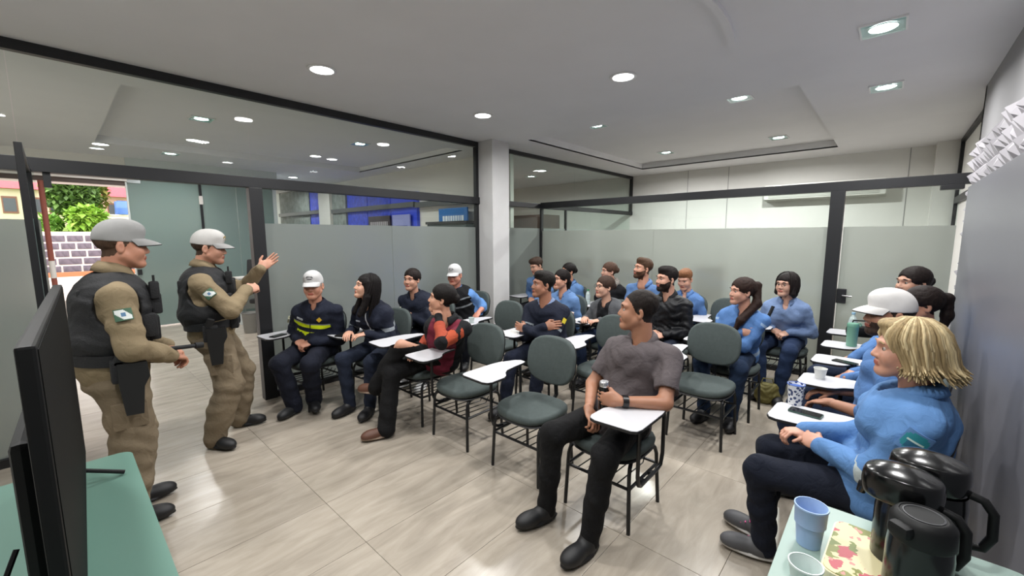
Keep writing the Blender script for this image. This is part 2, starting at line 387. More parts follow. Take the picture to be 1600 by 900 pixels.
for n, (x, y, z, sq) in enumerate(((-6.5, 1.4, dz+.1, 1), (-8.0, 1.6, dz+.1, 0), (-8.75, .62, dz, 0), (-8.9, 1.45, dz, 1), (-10.6, 1.65, dz, 0), (-7.95, 3.4, dz+.1, 0), (-6.4, 3.45, dz+.1, 1), (-5.6, 7.1, dz, 0), (-6.3, 7.6, dz, 1), (-10.4, 3.9, dz, 0), (-12.5, 4.2, dz, 1), (-6.2, -1.2, dz, 1))):
    ceiling_light(x, y, z, sq, ('square' if sq else 'round')+' lobby downlight '+('above the doorway', 'above the far doorway', 'by the outer opening', 'in front of the teal glass', 'over the teal glass', 'at the far side of the lobby tray', 'at the near side of the lobby tray', 'behind the far partition', 'over the brown cabinet', 'by the blue wall', 'over the blue wall', 'out past the open door')[n], G2, LAMP_W*.68)
# ================================================================== lobby beyond the glass
M_alu = mat('brown_frame', '#4a3c36', .5)
M_blue = mat('blue_relief', '#2b45c8', .5, noise=.25, nscale=9, bump=.9, bscale=14)
M_blue2 = mat('blue_paint', '#2f49d2', .5)
M_stone = mat('grey_stone_cladding', '#7f8682', .85, noise=.3, nscale=7, bump=1.0, bscale=12)
M_pale = mat('pale_panel', '#c6ccc9', .6)
M_cream = mat('cream_paint', '#d9d6d0', .8)
# outer facade at x=-10: head wall, brown frame and teal frosted glass panels
fc = struct('wall_facade', MB().span((-10.15, -3.2, 2.62), (-9.95, .98, ZC)).span((-10.15, -3.2, 0), (-9.95, -.6, 2.62)), M_cream)
MB().span((-10.1, -.6, 2.55), (-10.0, .98, 2.62)).build('trim_2', M_alu, kind='structure')
MB().tube([(-10.02, -.03, 0), (-10.02, -.03, 1.0)], .035, 12).tube([(-10.02, -.03, 1.28), (-10.02, -.03, 2.55)], .035, 12).tube([(-10.02, -.03, 1.0), (-10.02, -.03, 1.28)], .037, 12, 1).build(
    'doorway_post', [mat('red_brown_paint', '#8a4a3c', .6), M_cream], smooth=True, label='reddish brown post with a white band in the outer doorway', cat='post')
tg = tag(bpy.data.objects.new('window_4', None), 'teal frosted glass front between lobby and office', kind='structure'); COL.objects.link(tg)
for y0, y1 in ((.98, 2.0), (2.04, 2.62), (2.625, 3.3)):
    pane('pane', (-10.006, y0, .02), (-9.994, y1, 2.72), tg, M_teal)
member('mullion', (-10.03, 2.0, 0), (-9.97, 2.04, 2.72), tg); member('head_rail', (-10.03, .98, 2.72), (-9.97, 3.3, 2.76), tg, M_pale)
member('edge_strip', (-10.02, .955, 0), (-9.98, .98, 2.72), tg, M_pale)
MB().span((-9.99, .99, .98), (-9.96, 1.05, 1.08), bev=.004).build('lock', M_frame, tg); MB().span((-9.995, 1.99, 2.28), (-9.96, 2.05, 2.44)).build('notice', M_cream, tg)
MB().span((-9.99, .98, 2.60), (-9.965, 1.16, 2.68)).build('patch_fitting', mat('steel', '#9aa0a0', .35, .8), tg)
struct('wall_office', MB().span((-16, 3.3, 0), (-10, 3.38, ZC)).span((-10.2, .98, 2.76), (-9.9, 3.38, ZC)), M_pale)
struct('wall_lobby_side', MB().span((-16, -3.3, 0), (XL, -3.2, ZC)), M_cream)
# end wall of the lobby at y=5, in bays
we = struct('wall_lobby_end', MB().span((-16, 5.08, 0), (XL-.01, 5.16, ZC)), M_cream)
def bay(nm, x0, x1, m, z0=0, z1=ZC, dy=0): return MB().span((x0, 5.02-dy, z0), (x1, 5.08, z1)).build(nm, m, we)
bay('pale_bay', -16, -14.6, M_pale); bay('stone_bay', -14.55, -12.3, M_stone, z1=2.98, dy=.02); bay('blue_bay', -12.28, -11.55, M_blue, z1=2.95)
bay('white_pier', -11.5, -10.85, M_cream, z1=2.9, dy=.10); bay('stone_pier', -10.82, -10.1, M_stone, z1=2.8, dy=.04)
for k in range(6): bay('blue_panel', -10.08+k*.49, -10.08+(k+1)*.49-.006, M_blue if k < 4 else M_blue2, z1=2.72-.035*k, dy=.01*(k % 2))
for x0, x1, zz in ((-14.5, -11.5, 2.32), (-10.8, -7.15, 2.29), (-7.1, -4.8, 2.27)):
    MB().span((x0, 4.93, zz-.05), (x1, 5.0, zz+.05)).build('trim_3' if x0 < -12 else 'trim_4' if x0 < -8 else 'trim_5', mat('dark_grey_metal', '#4b4f50', .5), kind='structure')
def board(nm, x0, x1, z0, z1, col, label, lines, lc='#dfe6ee', frame='#20252e', lw=.7):
    t = thing(nm, label, 'sign', ((x0+x1)/2, 4.95, z0))
    w_, h_ = x1-x0, z1-z0
    MB().span((-w_/2, -.01, 0), (w_/2, .02, h_), bev=.004).build('board', mat(nm+col, col, .5), t)
    b = MB(); rnd = random.Random(nm+col)
    for k in range(lines):
        zc = h_*(1-(k+.8)/(lines+.6)); x = -w_*lw/2
        while x < w_*lw/2:
            ww = rnd.uniform(.03, .09)*min(1, w_); b.span((x, -.014, zc-h_*.16/lines), (x+ww, -.009, zc+h_*.16/lines)); x += ww+.02
    b.build('lettering', mat('letter'+lc, lc, .6), t, kind='stuff')
    return t
board('wall_sign', -6.35, -5.55, 1.55, 2.16, '#1f6cb5', 'blue sign with white lettering on the lobby wall beside the column', 2)
board('notice_board', -8.95, -8.05, 1.55, 2.1, '#3b3236', 'dark notice board with pale lines on the blue lobby wall', 2, '#a9a4a8', lw=.8)
board('wall_poster', -7.95, -7.3, 1.45, 2.1, '#8f94c9', 'lilac poster on the blue lobby wall', 1, '#4a4f9a', lw=.6)
board('name_plate', -13.3, -12.5, 1.6, 2.0, '#27305c', 'small navy plate low on the stone lobby wall', 1, '#cfd3e2', lw=.6)
# things standing in the lobby
M_dark = mat('dark_plastic', '#1c1d20', .5)
cb = thing('tall_cabinet', 'dark grey cabinet seen through the frosted glass beside the column', 'cabinet', (-5.35, 4.55, 0))
MB().span((-.5, -.25, .06), (.5, .25, 1.85), bev=.008).build('body', mat('charcoal_laminate', '#3c4647', .5), cb)
for s in (-1, 1):
    d = MB().span((min(0, s*.49), -.265, .09), (max(0, s*.49), -.25, 1.82), bev=.003).build('door', mat('charcoal_laminate2', '#465152', .5), cb)
    MB().span((s*.04-.008, -.28, .9), (s*.04+.008, -.265, 1.1)).build('handle', mat('steel', '#9aa0a0', .3, .8), d)
MB().span((-.52, -.27, 1.85), (.52, .26, 1.89)).build('top', M_dark, cb); MB().span((-.48, -.23, 0), (.48, .23, .06)).build('plinth', M_dark, cb)
bc = thing('wardrobe', 'brown wooden cabinet behind the far glass partition', 'cabinet', (-6.3, 7.6, 0))
M_wood = mat('brown_wood', '#4d3e38', .55, noise=.3, nscale=3, stretch=(1, 1, .1))
MB().span((-.6, -.3, .05), (.6, .3, 2.12), bev=.006).build('body', M_wood, bc)
for s in (-1, 1):
    d = MB().span((min(0, s*.595), -.318, .08), (max(0, s*.595), -.3, 2.09), bev=.003).build('door', M_wood, bc)
    MB().span((s*.05-.01, -.335, .95), (s*.05+.01, -.318, 1.15)).build('handle', mat('steel', '#9aa0a0', .3, .8), d)
MB().span((-.58, -.28, 0), (.58, .28, .05)).build('plinth', M_dark, bc)
oc = thing('office_chair', 'dark office chair in the lobby behind the gesturing officer', 'chair', (-8.4, 2.62, 0), .6)
MB().box((0, 0, .5), (.5, .48, .09), bev=.035).build('seat', M_dark, oc, smooth=True)
MB().box((0, -.24, .95), (.46, .08, .62), Matrix.Rotation(-.12, 3, 'X'), bev=.035).build('backrest', M_dark, oc, smooth=True)
MB().tube([(0, 0, .1), (0, 0, .46)], .03, 10).build('column', mat('steel', '#9aa0a0', .3, .8), oc, smooth=True)
for k in range(5):
    a = 2*PI*k/5; l = MB().tube([(0, 0, .12), (.28*math.cos(a), .28*math.sin(a), .07)], [.028, .02], 8).build('leg', M_dark, oc)
    MB().lathe([(.001, -.03), (.03, -.02), (.034, 0), (.03, .02), (.001, .03)], 10, (.28*math.cos(a), .28*math.sin(a), .034)).build('castor', M_dark, l, smooth=True)
for s in (-1, 1): MB().tube([(s*.25, .1, .5), (s*.29, .1, .68), (s*.29, -.15, .7), (s*.22, -.24, .7)], .018, 8).build('armrest', M_dark, oc, smooth=True)
wbn = thing('waste_bin', 'grey waste bin on the lobby floor by the black post', 'bin', (-8.15, 2.2, 0))
MB().lathe([(.10, 0), (.105, .01), (.13, .33), (.135, .34), (.128, .345), (.122, .33), (.098, .02), (.001, .02)], 20).build('body', mat('grey_plastic', '#7d7c78', .5), wbn, smooth=True)
MB().lathe([(.134, .335), (.14, .345), (.134, .355), (.128, .345), (.134, .335)], 20).build('rim', mat('grey_plastic2', '#5e5d5a', .5), wbn, smooth=True)
dk = thing('reception_desk', 'pale reception desk at the far side of the lobby', 'desk', (-9.3, 2.75, 0))
MB().box((0, 0, .76), (.7, 1.0, .03), bev=.006).build('top', M_pale, dk)
for s in (-1, 1): MB().box((0, s*.47, .37), (.62, .03, .745)).build('side_panel', M_pale, dk)
MB().box((-.28, 0, .45), (.02, .9, .5)).build('modesty_panel', M_pale, dk)
pp = thing('paper_tray', 'stack of papers and folders on the reception desk', 'papers', (-9.25, 2.45, .775))
for k in range(3): MB().box((0, .0, .02+.04*k), (.24, .32, .03), Matrix.Rotation(.1*k, 3, 'Z')).build('sheaf', M_cream, pp)
# room behind the frosted back partition: desk, two monitors, chairs as dim shapes
M_olive = mat('olive_fabric', '#4b4c40', .9)
def back_seat(x, y, label):
    t = thing('padded_chair', label, 'chair', (x, y, 0))
    MB().box((0, 0, .45), (.5, .5, .1), bev=.04).build('seat', M_olive, t, smooth=True); MB().box((0, .24, .85), (.48, .08, .6), bev=.035).build('backrest', M_olive, t, smooth=True)
    for sx in (-1, 1):
        for sy in (-1, 1): MB().tube([(sx*.2, sy*.2, 0), (sx*.2, sy*.2, .42)], .015, 8).build('leg', M_dark, t)
back_seat(-2.2, 7.0, 'olive padded chair blurred behind the frosted glass, right one'); back_seat(-2.85, 6.2, 'olive padded chair blurred behind the frosted glass, left one')
bd = thing('office_desk', 'desk blurred behind the frosted back glass', 'desk', (-3.85, 6.5, 0))
MB().box((0, 0, .76), (1.4, .7, .04)).build('top', mat('grey_desk', '#77736a', .6), bd)
for s in (-1, 1): MB().box((s*.66, 0, .37), (.04, .66, .74)).build('side_panel', mat('grey_desk', '#77736a', .6), bd)
for x, lb in ((-4.2, 'black monitor blurred behind the frosted glass, left one'), (-3.4, 'black monitor blurred behind the frosted glass, right one')):
    t = thing('monitor', lb, 'monitor', (x, 6.4, .782))
    MB().box((0, 0, .28), (.6, .04, .36), bev=.008).build('screen', M_dark, t); MB().box((0, .03, .06), (.05, .03, .14)).build('stand', M_dark, t); MB().box((0, .03, .008), (.24, .18, .016)).build('base', M_dark, t)
# air conditioner on the back wall
ac = thing('air_conditioner', 'long white air conditioner on the back wall above the beam', 'air conditioner', (-1.0, 9.3, 2.3))
MB().span((-.86, -.24, 0), (.86, 0, .27), bev=.03).build('casing', mat('ac_white', '#e6e6e0', .4), ac, smooth=True)
for k in range(4): MB().span((-.78, -.25, .03+.022*k), (.78, -.236, .038+.022*k)).build('louvre', mat('ac_grey', '#b9b9b2', .4), ac)
MB().span((-.86, -.2, -.012), (.86, -.02, 0)).build('intake_grille', mat('ac_grey', '#b9b9b2', .4), ac)

# ================================================================== outdoors
gnd = struct('ground', MB().span((-60, -30, -.3), (-10.0, 30, -.02)), mat('paving', '#b9aca2', .9, noise=.1, nscale=.7))
struct('kerb', MB().span((-26.4, -12, -.02), (-26.0, 16, .16)), mat('orange_kerb', '#b06a48', .8))
rw = thing('retaining_wall', 'low retaining wall of dark stones with white joints', 'wall', (-27, 0, 0))
MB().span((-.5, -9, -.02), (-.02, 13, 1.83)).build('mortar', mat('white_mortar', '#d9d4d2', .9), rw)
M_rock = mat('purple_grey_stone', '#5a5560', .85, noise=.35, nscale=4, bump=.8, bscale=9)
rnd = random.Random(5); stone_me = [MB().box((0, 0, 0), (.06, 1, .26), bev=.022).mesh('stone', M_rock) for _ in range(1)]
for r in range(5):
    y = -7.5+rnd.uniform(0, .4)
    while y < 9:
        ww = rnd.uniform(.4, .72); s = obj('stone', stone_me[0], rw, loc=(0, y+ww/2, .26+.335*r)); s.scale = (1, ww, 1); y += ww+.07
MB().span((-.55, -9, 1.83), (.02, 13, 1.9)).build('coping', mat('white_mortar', '#d9d4d2', .9), rw)
ln = MB(); N = 30
vs = []; fs = []
for i in range(13):
    for j in range(N):
        vs.append((-27.5-i*1.35, -10+j*.9, 1.86+i*.06+.05*math.sin(i*2.1+j*1.7)))
for i in range(12):
    for j in range(N-1): fs.append((i*N+j, i*N+j+1, (i+1)*N+j+1, (i+1)*N+j))
ln.add(vs, fs); lo_ = ln.build('lawn', mat('grass', '#6f8f2c', .95, noise=.4, nscale=6), smooth=True, label='bright green lawn sloping up behind the stone wall', cat='grass', kind='stuff')
def plant(name, label, cat, loc, rad, hgt, col, nleaf, leaf, seed, trunk=0.0, col2=None):
    rnd = random.Random(seed); t = thing(name, label, cat, loc)
    tr = MB(); zt = trunk
    tr.tube([(0, 0, -.1), (.03, .02, trunk*.6), (0, 0, trunk+hgt*.4)], [.1, .08, .04], 8)
    for k in range(6):
        a = 2*PI*k/6; tr.tube([(0, 0, trunk*.8), (rad*.5*math.cos(a), rad*.5*math.sin(a), trunk+hgt*.5)], [.05, .02], 6)
    tr.build('trunk', mat('bark', '#5a4a3c', .9), t)
    lm = MB()
    for k in range(nleaf):
        while True:
            p = Vector((rnd.uniform(-1, 1), rnd.uniform(-1, 1), rnd.uniform(-1, 1)))
            if .35 < p.length < 1: break
        p = Vector((p.x*rad, p.y*rad, trunk+hgt/2+p.z*hgt/2)); R = Matrix.Rotation(rnd.uniform(0, 6.3), 3, 'Z') @ Matrix.Rotation(rnd.uniform(-1.2, 1.2), 3, 'X')
        l = leaf*rnd.uniform(.6, 1.3); ws = l*.32
        lm.add([p+R @ Vector(v) for v in ((0, 0, 0), (ws, l*.45, .02*l), (0, l, -.15*l), (-ws, l*.45, .02*l))], [(0, 1, 2, 3)], rnd.randint(0, 1))
    f = lm.build('foliage', [mat('leaf'+col, col, .7), mat('leaf'+(col2 or col), col2 or col, .7)], t, kind='stuff')
    return t
plant('leafy_tree', 'dark green bushy tree behind the lawn outside', 'tree', (-31.5, .95, 2.0), 1.0, 2.9, '#3c5a26', 3200, .34, 1, .6, '#587a36')
plant('leafy_tree', 'taller tree with yellowish leaves beside the pale house outside', 'tree', (-34.5, 1.75, 2.1), .8, 3.6, '#6d7a36', 2000, .32, 2, .9, '#8a8a44')
plant('garden_shrub', 'bright green spreading shrub on the lawn outside', 'shrub', (-28.6, 1.25, 1.88), .68, 1.15, '#6f9a30', 1600, .34, 3, .05, '#92b648')
plant('garden_shrub', 'small green shrub at the left of the lawn outside', 'shrub', (-29.2, .05, 1.9), .4, .7, '#5c8a34', 700, .25, 4, .05, '#7ba748')
def house(label, loc, w_, d_, h_, wallc, roofc, rz=0):
    t = thing('house', label, 'house', loc, rz)
    MB().span((-d_/2, -w_/2, 0), (d_/2, w_/2, h_)).build('wall', mat('house'+wallc, wallc, .9), t)
    rf = MB(); o = .35
    rf.add([(d_/2+o, -w_/2-o, h_), (d_/2+o, w_/2+o, h_), (0, w_/2+o, h_+1.0), (0, -w_/2-o, h_+1.0), (-d_/2-o, -w_/2-o, h_), (-d_/2-o, w_/2+o, h_)], [(0, 1, 2, 3), (3, 2, 5, 4), (0, 3, 4), (1, 5, 2), (0, 4, 5, 1)])
    rf.build('roof', mat('roof'+roofc, roofc, .8, noise=.15, nscale=12), t)
    for y in (-w_*.28, w_*.05, w_*.33):
        wi = MB().span((d_/2, y-.3, h_*.35), (d_/2+.04, y+.3, h_*.8)).build('window', mat('house_frame', '#7c5348', .7), t)
        MB().span((d_/2+.03, y-.24, h_*.4), (d_/2+.05, y+.24, h_*.75)).build('pane', mat('house_pane', '#39404a', .2), wi)
    return t
house('small house with a pinkish red roof at the left outside', (-40, -.6, 2.3), 3.0, 3, 2.2, '#cfc2ae', '#b5505a')
house('pale house with red roof seen above the lawn outside', (-40, 4.0, 2.3), 3.6, 3, 2.0, '#c9a99f', '#b64a55')
house('tall white house wall at the right of the outside view', (-34, 5.0, 2.0), 3.0, 3, 3.6, '#dcd6d0', '#8a4a40')
MB().span((-30.0, 2.0, 1.9), (-29.7, 9, 2.75)).span((-30.05, 1.95, 2.75), (-29.65, 9, 2.82)).build('garden_wall', mat('pale_plaster', '#d8cfc8', .9), label='pale plastered garden wall above the stone wall outside', cat='wall')
wt = thing('water_drum', 'blue drum standing on the pale garden wall outside', 'drum', (-29.85, 2.65, 2.825))
MB().lathe([(.001, 0), (.3, 0), (.31, .03), (.3, .3), (.31, .33), (.3, .36), (.3, .62), (.28, .66), (.001, .66)], 16).build('body', mat('blue_drum', '#4a6fb5', .5), wt, smooth=True)
MB().lathe([(.001, .66), (.2, .66), (.2, .7), (.001, .7)], 16).build('lid', mat('blue_drum2', '#3a5a98', .5), wt, smooth=True)
# ================================================================== tablet-arm chairs
M_fab = mat('grey_green_upholstery', '#424b4a', .9, noise=.08, nscale=40, bump=.15, bscale=300)
M_tube = mat('black_tube', '#131416', .4)
M_shell = mat('black_plastic_shell', '#191a1c', .5)
M_top = mat('white_laminate', '#c6c6ca', .35)
def super_pad(w_, d_, t_, n=32, rings=5, e=3.2, dome=.012):
    """a rounded pad lying in xy, centred, thickness t_"""
    mb = MB(); vs = []; prof = []
    for i in range(rings*2+1):
        a = -PI/2+PI*i/(rings*2); prof.append((math.cos(a), math.sin(a)))
    for (cr, sr) in prof:
        for k in range(n):
            a = 2*PI*k/n; c, s = math.cos(a), math.sin(a)
            rr = (abs(c)**e+abs(s)**e)**(-1/e); q = 1-(1-cr)*.10
            vs.append((c*rr*w_/2*q, s*rr*d_/2*q, sr*t_/2))
    fs = []
    for i in range(rings*2):
        for k in range(n): fs.append((i*n+k, i*n+(k+1) % n, (i+1)*n+(k+1) % n, (i+1)*n+k))
    # domed caps
    for i, sg in ((0, -1), (rings*2, 1)):
        base = len(vs)
        for q in (.75, .45, .2):
            for k in range(n):
                v = vs[i*n+k]; vs.append((v[0]*q, v[1]*q, sg*(t_/2+dome*(1-q*q))))
        prev = i*n
        for j in range(3):
            cur = base+j*n
            for k in range(n):
                f = (prev+k, prev+(k+1) % n, cur+(k+1) % n, cur+k); fs.append(f if sg > 0 else f[::-1])
            prev = cur
        vs.append((0, 0, sg*(t_/2+dome))); c_ = len(vs)-1
        for k in range(n):
            f = (prev+k, prev+(k+1) % n, c_); fs.append(f if sg > 0 else f[::-1])
    mb.v = vs; mb.f = fs; mb.mi = [0]*len(fs)
    return mb
def bend(mb, f): mb.v = [f(*v) for v in mb.v]; return mb
def chair_meshes(sg):
    """sg=+1: tablet on the sitter's right. local +y is forward"""
    D = []
    seat = bend(super_pad(.46, .44, .055, e=3.0), lambda x, y, z: (x, y, .437+z-.035*max(0, (y-.08)/.14)**2*(.14/.44)*1.2+.35*x*x*.2))
    D.append(('seat', seat.mesh('seat', M_fab, True, 60)))
    sh = bend(super_pad(.45, .43, .02, rings=2, dome=0), lambda x, y, z: (x, y, .402+z-.03*max(0, (y-.08)/.14)**2*.38))
    D.append(('seat_shell', sh.mesh('seat_shell', M_shell, True, 60)))
    def bk(x, y, z, off=0):     # pad plane xy -> upright, curved, tilted
        yy, zz = -.235+.55*x*x*.9-z-off, y
        return (x, yy-.17*zz, .735+zz)
    D.append(('backrest', bend(super_pad(.43, .35, .045, e=2.8), lambda x, y, z: bk(x, y, -z)).mesh('backrest', M_fab, True, 60)))
    D.append(('backrest_shell', bend(super_pad(.42, .34, .016, rings=2, dome=0, e=2.8), lambda x, y, z: bk(x, y, -z, .026)).mesh('backrest_shell', M_shell, True, 60)))
    bar = MB().tube([(0, -.05, .385), (0, -.22, .39), (0, -.29, .45), (0, -.275, .60), (0, -.29, .70)], .016, 8)
    D.append(('back_support', bar.mesh('back_support', M_tube, True)))
    for sx in (-1, 1):
        # front and rear leg, each its own mesh
        D.append(('leg', MB().tube([(sx*.16, .02, .388), (sx*.185, .13, .388), (sx*.195, .165, .37), (sx*.20, .18, .33), (sx*.212, .192, .012), (sx*.212, .192, 0)], .0115, 8).mesh('leg', M_tube, True)))
        D.append(('leg', MB().tube([(sx*.16, -.02, .388), (sx*.185, -.13, .388), (sx*.195, -.165, .37), (sx*.20, -.18, .33), (sx*.212, -.20, .012), (sx*.212, -.20, 0)], .0115, 8).mesh('leg', M_tube, True)))
        D.append(('side_rail', MB().tube([(sx*.204, .186, .26), (sx*.204, -.188, .26)], .0095, 6).mesh('side_rail', M_tube, True)))
    for y, nm in ((.186, 'front_rail'), (-.188, 'rear_rail')):
        D.append((nm, MB().tube([(-.204, y, .26), (.204, y, .26)], .0095, 6).mesh(nm, M_tube, True)))
    for k in range(5):
        x = -.13+.065*k; D.append(('rack_rod', MB().tube([(x, .186, .265), (x, -.15, .25), (x, -.186, .30)], .004, 5).mesh('rack_rod', M_tube, True)))
    # tablet arm: U-shaped tube and writing tablet
    U = [(.245, .17, .675), (.245, .17, .34), (.242, .15, .285), (.236, .11, .262), (.232, .0, .258), (.236, -.10, .262), (.245, -.14, .29), (.248, -.155, .36), (.248, -.155, .60), (.245, -.13, .665), (.245, -.05, .678)]
    D.append(('tablet_arm', MB().tube([(sg*x, y, z) for x, y, z in U], .0115, 8).mesh('tablet_arm', M_tube, True)))
    for y in (.04, -.075): D.append(('arm_bracket', MB().span((sg*.20, y, .25), (sg*.24, y+.035, .27)).mesh('arm_bracket', M_tube)))
    P = [(.30, .385), (.10, .395), (.065, .38), (.052, .35), (.055, .23), (.075, .19), (.12, .15), (.15, .10), (.165, .0), (.175, -.12), (.19, -.145), (.235, -.15), (.27, -.12), (.325, .0), (.335, .08), (.335, .33), (.325, .37)]
    P = [(sg*x, y) for x, y in P]
    if sg < 0: P = P[::-1]
    P = P[::-1]
    cx = sum(p[0] for p in P)/len(P); cy = sum(p[1] for p in P)/len(P)
    In = [(cx+(x-cx)*.985, cy+(y-cy)*.985) for x, y in P]
    D.append(('tablet', MB().prism(P[::-1], .69, .703).mesh('tablet', M_shell)))
    D.append(('tablet_top', MB().prism(In[::-1], .703, .7055).mesh('tablet_top', M_top)))
    return D
CH = {1: chair_meshes(1), -1: chair_meshes(-1)}
FACE_FRONT, FACE_LEFT = PI, PI/2
def chair(x, y, rz, label, sg=1, group='tablet-arm chairs set out for the meeting'):
    t = thing('tablet_arm_chair', label, 'chair', (x, y, 0), rz, group)
    top = None
    for nm, me in CH[sg]:
        if nm == 'tablet_top': obj(nm, me, top)
        else:
            o = obj(nm, me, t)
            if nm == 'tablet': top = o
    return t
# (x, y, heading, side, label)
CHAIRS = [
 (-1.81, 2.20, FACE_FRONT, 1, 'empty grey chair with white tablet, nearest the man in the grey polo'),
 (-2.51, 2.20, FACE_FRONT, 1, 'empty grey chair with white tablet beside the woman in maroon'),
 (-1.06, 3.50, FACE_FRONT, 1, 'empty grey chair in front of the woman with crossed arms and ponytail'),
 (-1.85, 3.28, FACE_FRONT, 1, 'empty grey chair just behind the shoulder of the man in the grey polo'),
 (-3.22, 3.26, FACE_FRONT, 1, 'empty grey chair in front of the white column'),
 (-1.36, 5.12, FACE_FRONT, 1, 'dark empty chair against the back glass beside the reddish-haired woman'),
 (-3.12, 2.22, FACE_FRONT, 1, 'grey tablet chair under the woman in maroon and orange jacket'),
 (-1.17, 2.20, FACE_FRONT, -1, 'grey tablet chair under the man in the grey polo'),
 (-4.20, 1.66, FACE_FRONT+.12, 1, 'grey tablet chair under the man with yellow reflective stripes'),
 (-3.74, 2.13, FACE_FRONT+.12, 1, 'grey tablet chair under the smiling woman with long dark hair'),
 (-3.93, 2.86, FACE_FRONT, 1, 'grey tablet chair under the woman in navy with crossed arms'),
 (-4.12, 3.62, FACE_FRONT, 1, 'grey tablet chair under the capped man in the black vest'),
 (-2.50, 3.22, FACE_FRONT, 1, 'grey tablet chair under the man in the navy jacket with crossed arms'),
 (-4.14, 5.20, FACE_FRONT, 1, 'tablet chair of the short-haired person in light blue beside the column'),
 (-2.95, 4.16, FACE_FRONT, 1, 'tablet chair of the dark-haired woman in light blue behind the navy jacket'),
 (-3.47, 5.02, FACE_FRONT, 1, 'tablet chair of the woman in light blue in the last row'),
 (-2.30, 4.17, FACE_FRONT, 1, 'tablet chair of the woman in the grey cardigan'),
 (-2.86, 5.17, FACE_FRONT, 1, 'tablet chair of the woman with the fluffy collar'),
 (-2.27, 5.00, FACE_FRONT, 1, 'tablet chair of the bearded man in light blue'),
 (-1.71, 4.26, FACE_FRONT, 1, 'tablet chair of the bearded man in the black puffer jacket'),
 (-1.86, 5.22, FACE_FRONT, 1, 'tablet chair of the reddish-haired woman in light blue'),
 (-1.03, 4.20, FACE_FRONT, 1, 'tablet chair of the ponytailed woman with crossed arms'),
 (-.79, 5.18, FACE_FRONT, 1, 'tablet chair of the woman with glasses by the door post'),
 (-.03, 2.40, FACE_LEFT, 1, 'tablet chair of the blonde woman by the right wall'),
 (.0, 3.12, FACE_LEFT, 1, 'tablet chair of the man in the white cap by the right wall'),
 (.0, 3.74, FACE_LEFT, 1, 'tablet chair of the woman with a low ponytail by the right wall'),
 (.0, 4.33, FACE_LEFT, 1, 'tablet chair of the person at the far end of the right wall'),
 (-.02, 4.95, FACE_LEFT, 1, 'tablet chair in front of the glass door with a bottle on it'),
]
for x, y, rz, sg, lb in CHAIRS: chair(x, y, rz, lb, sg)
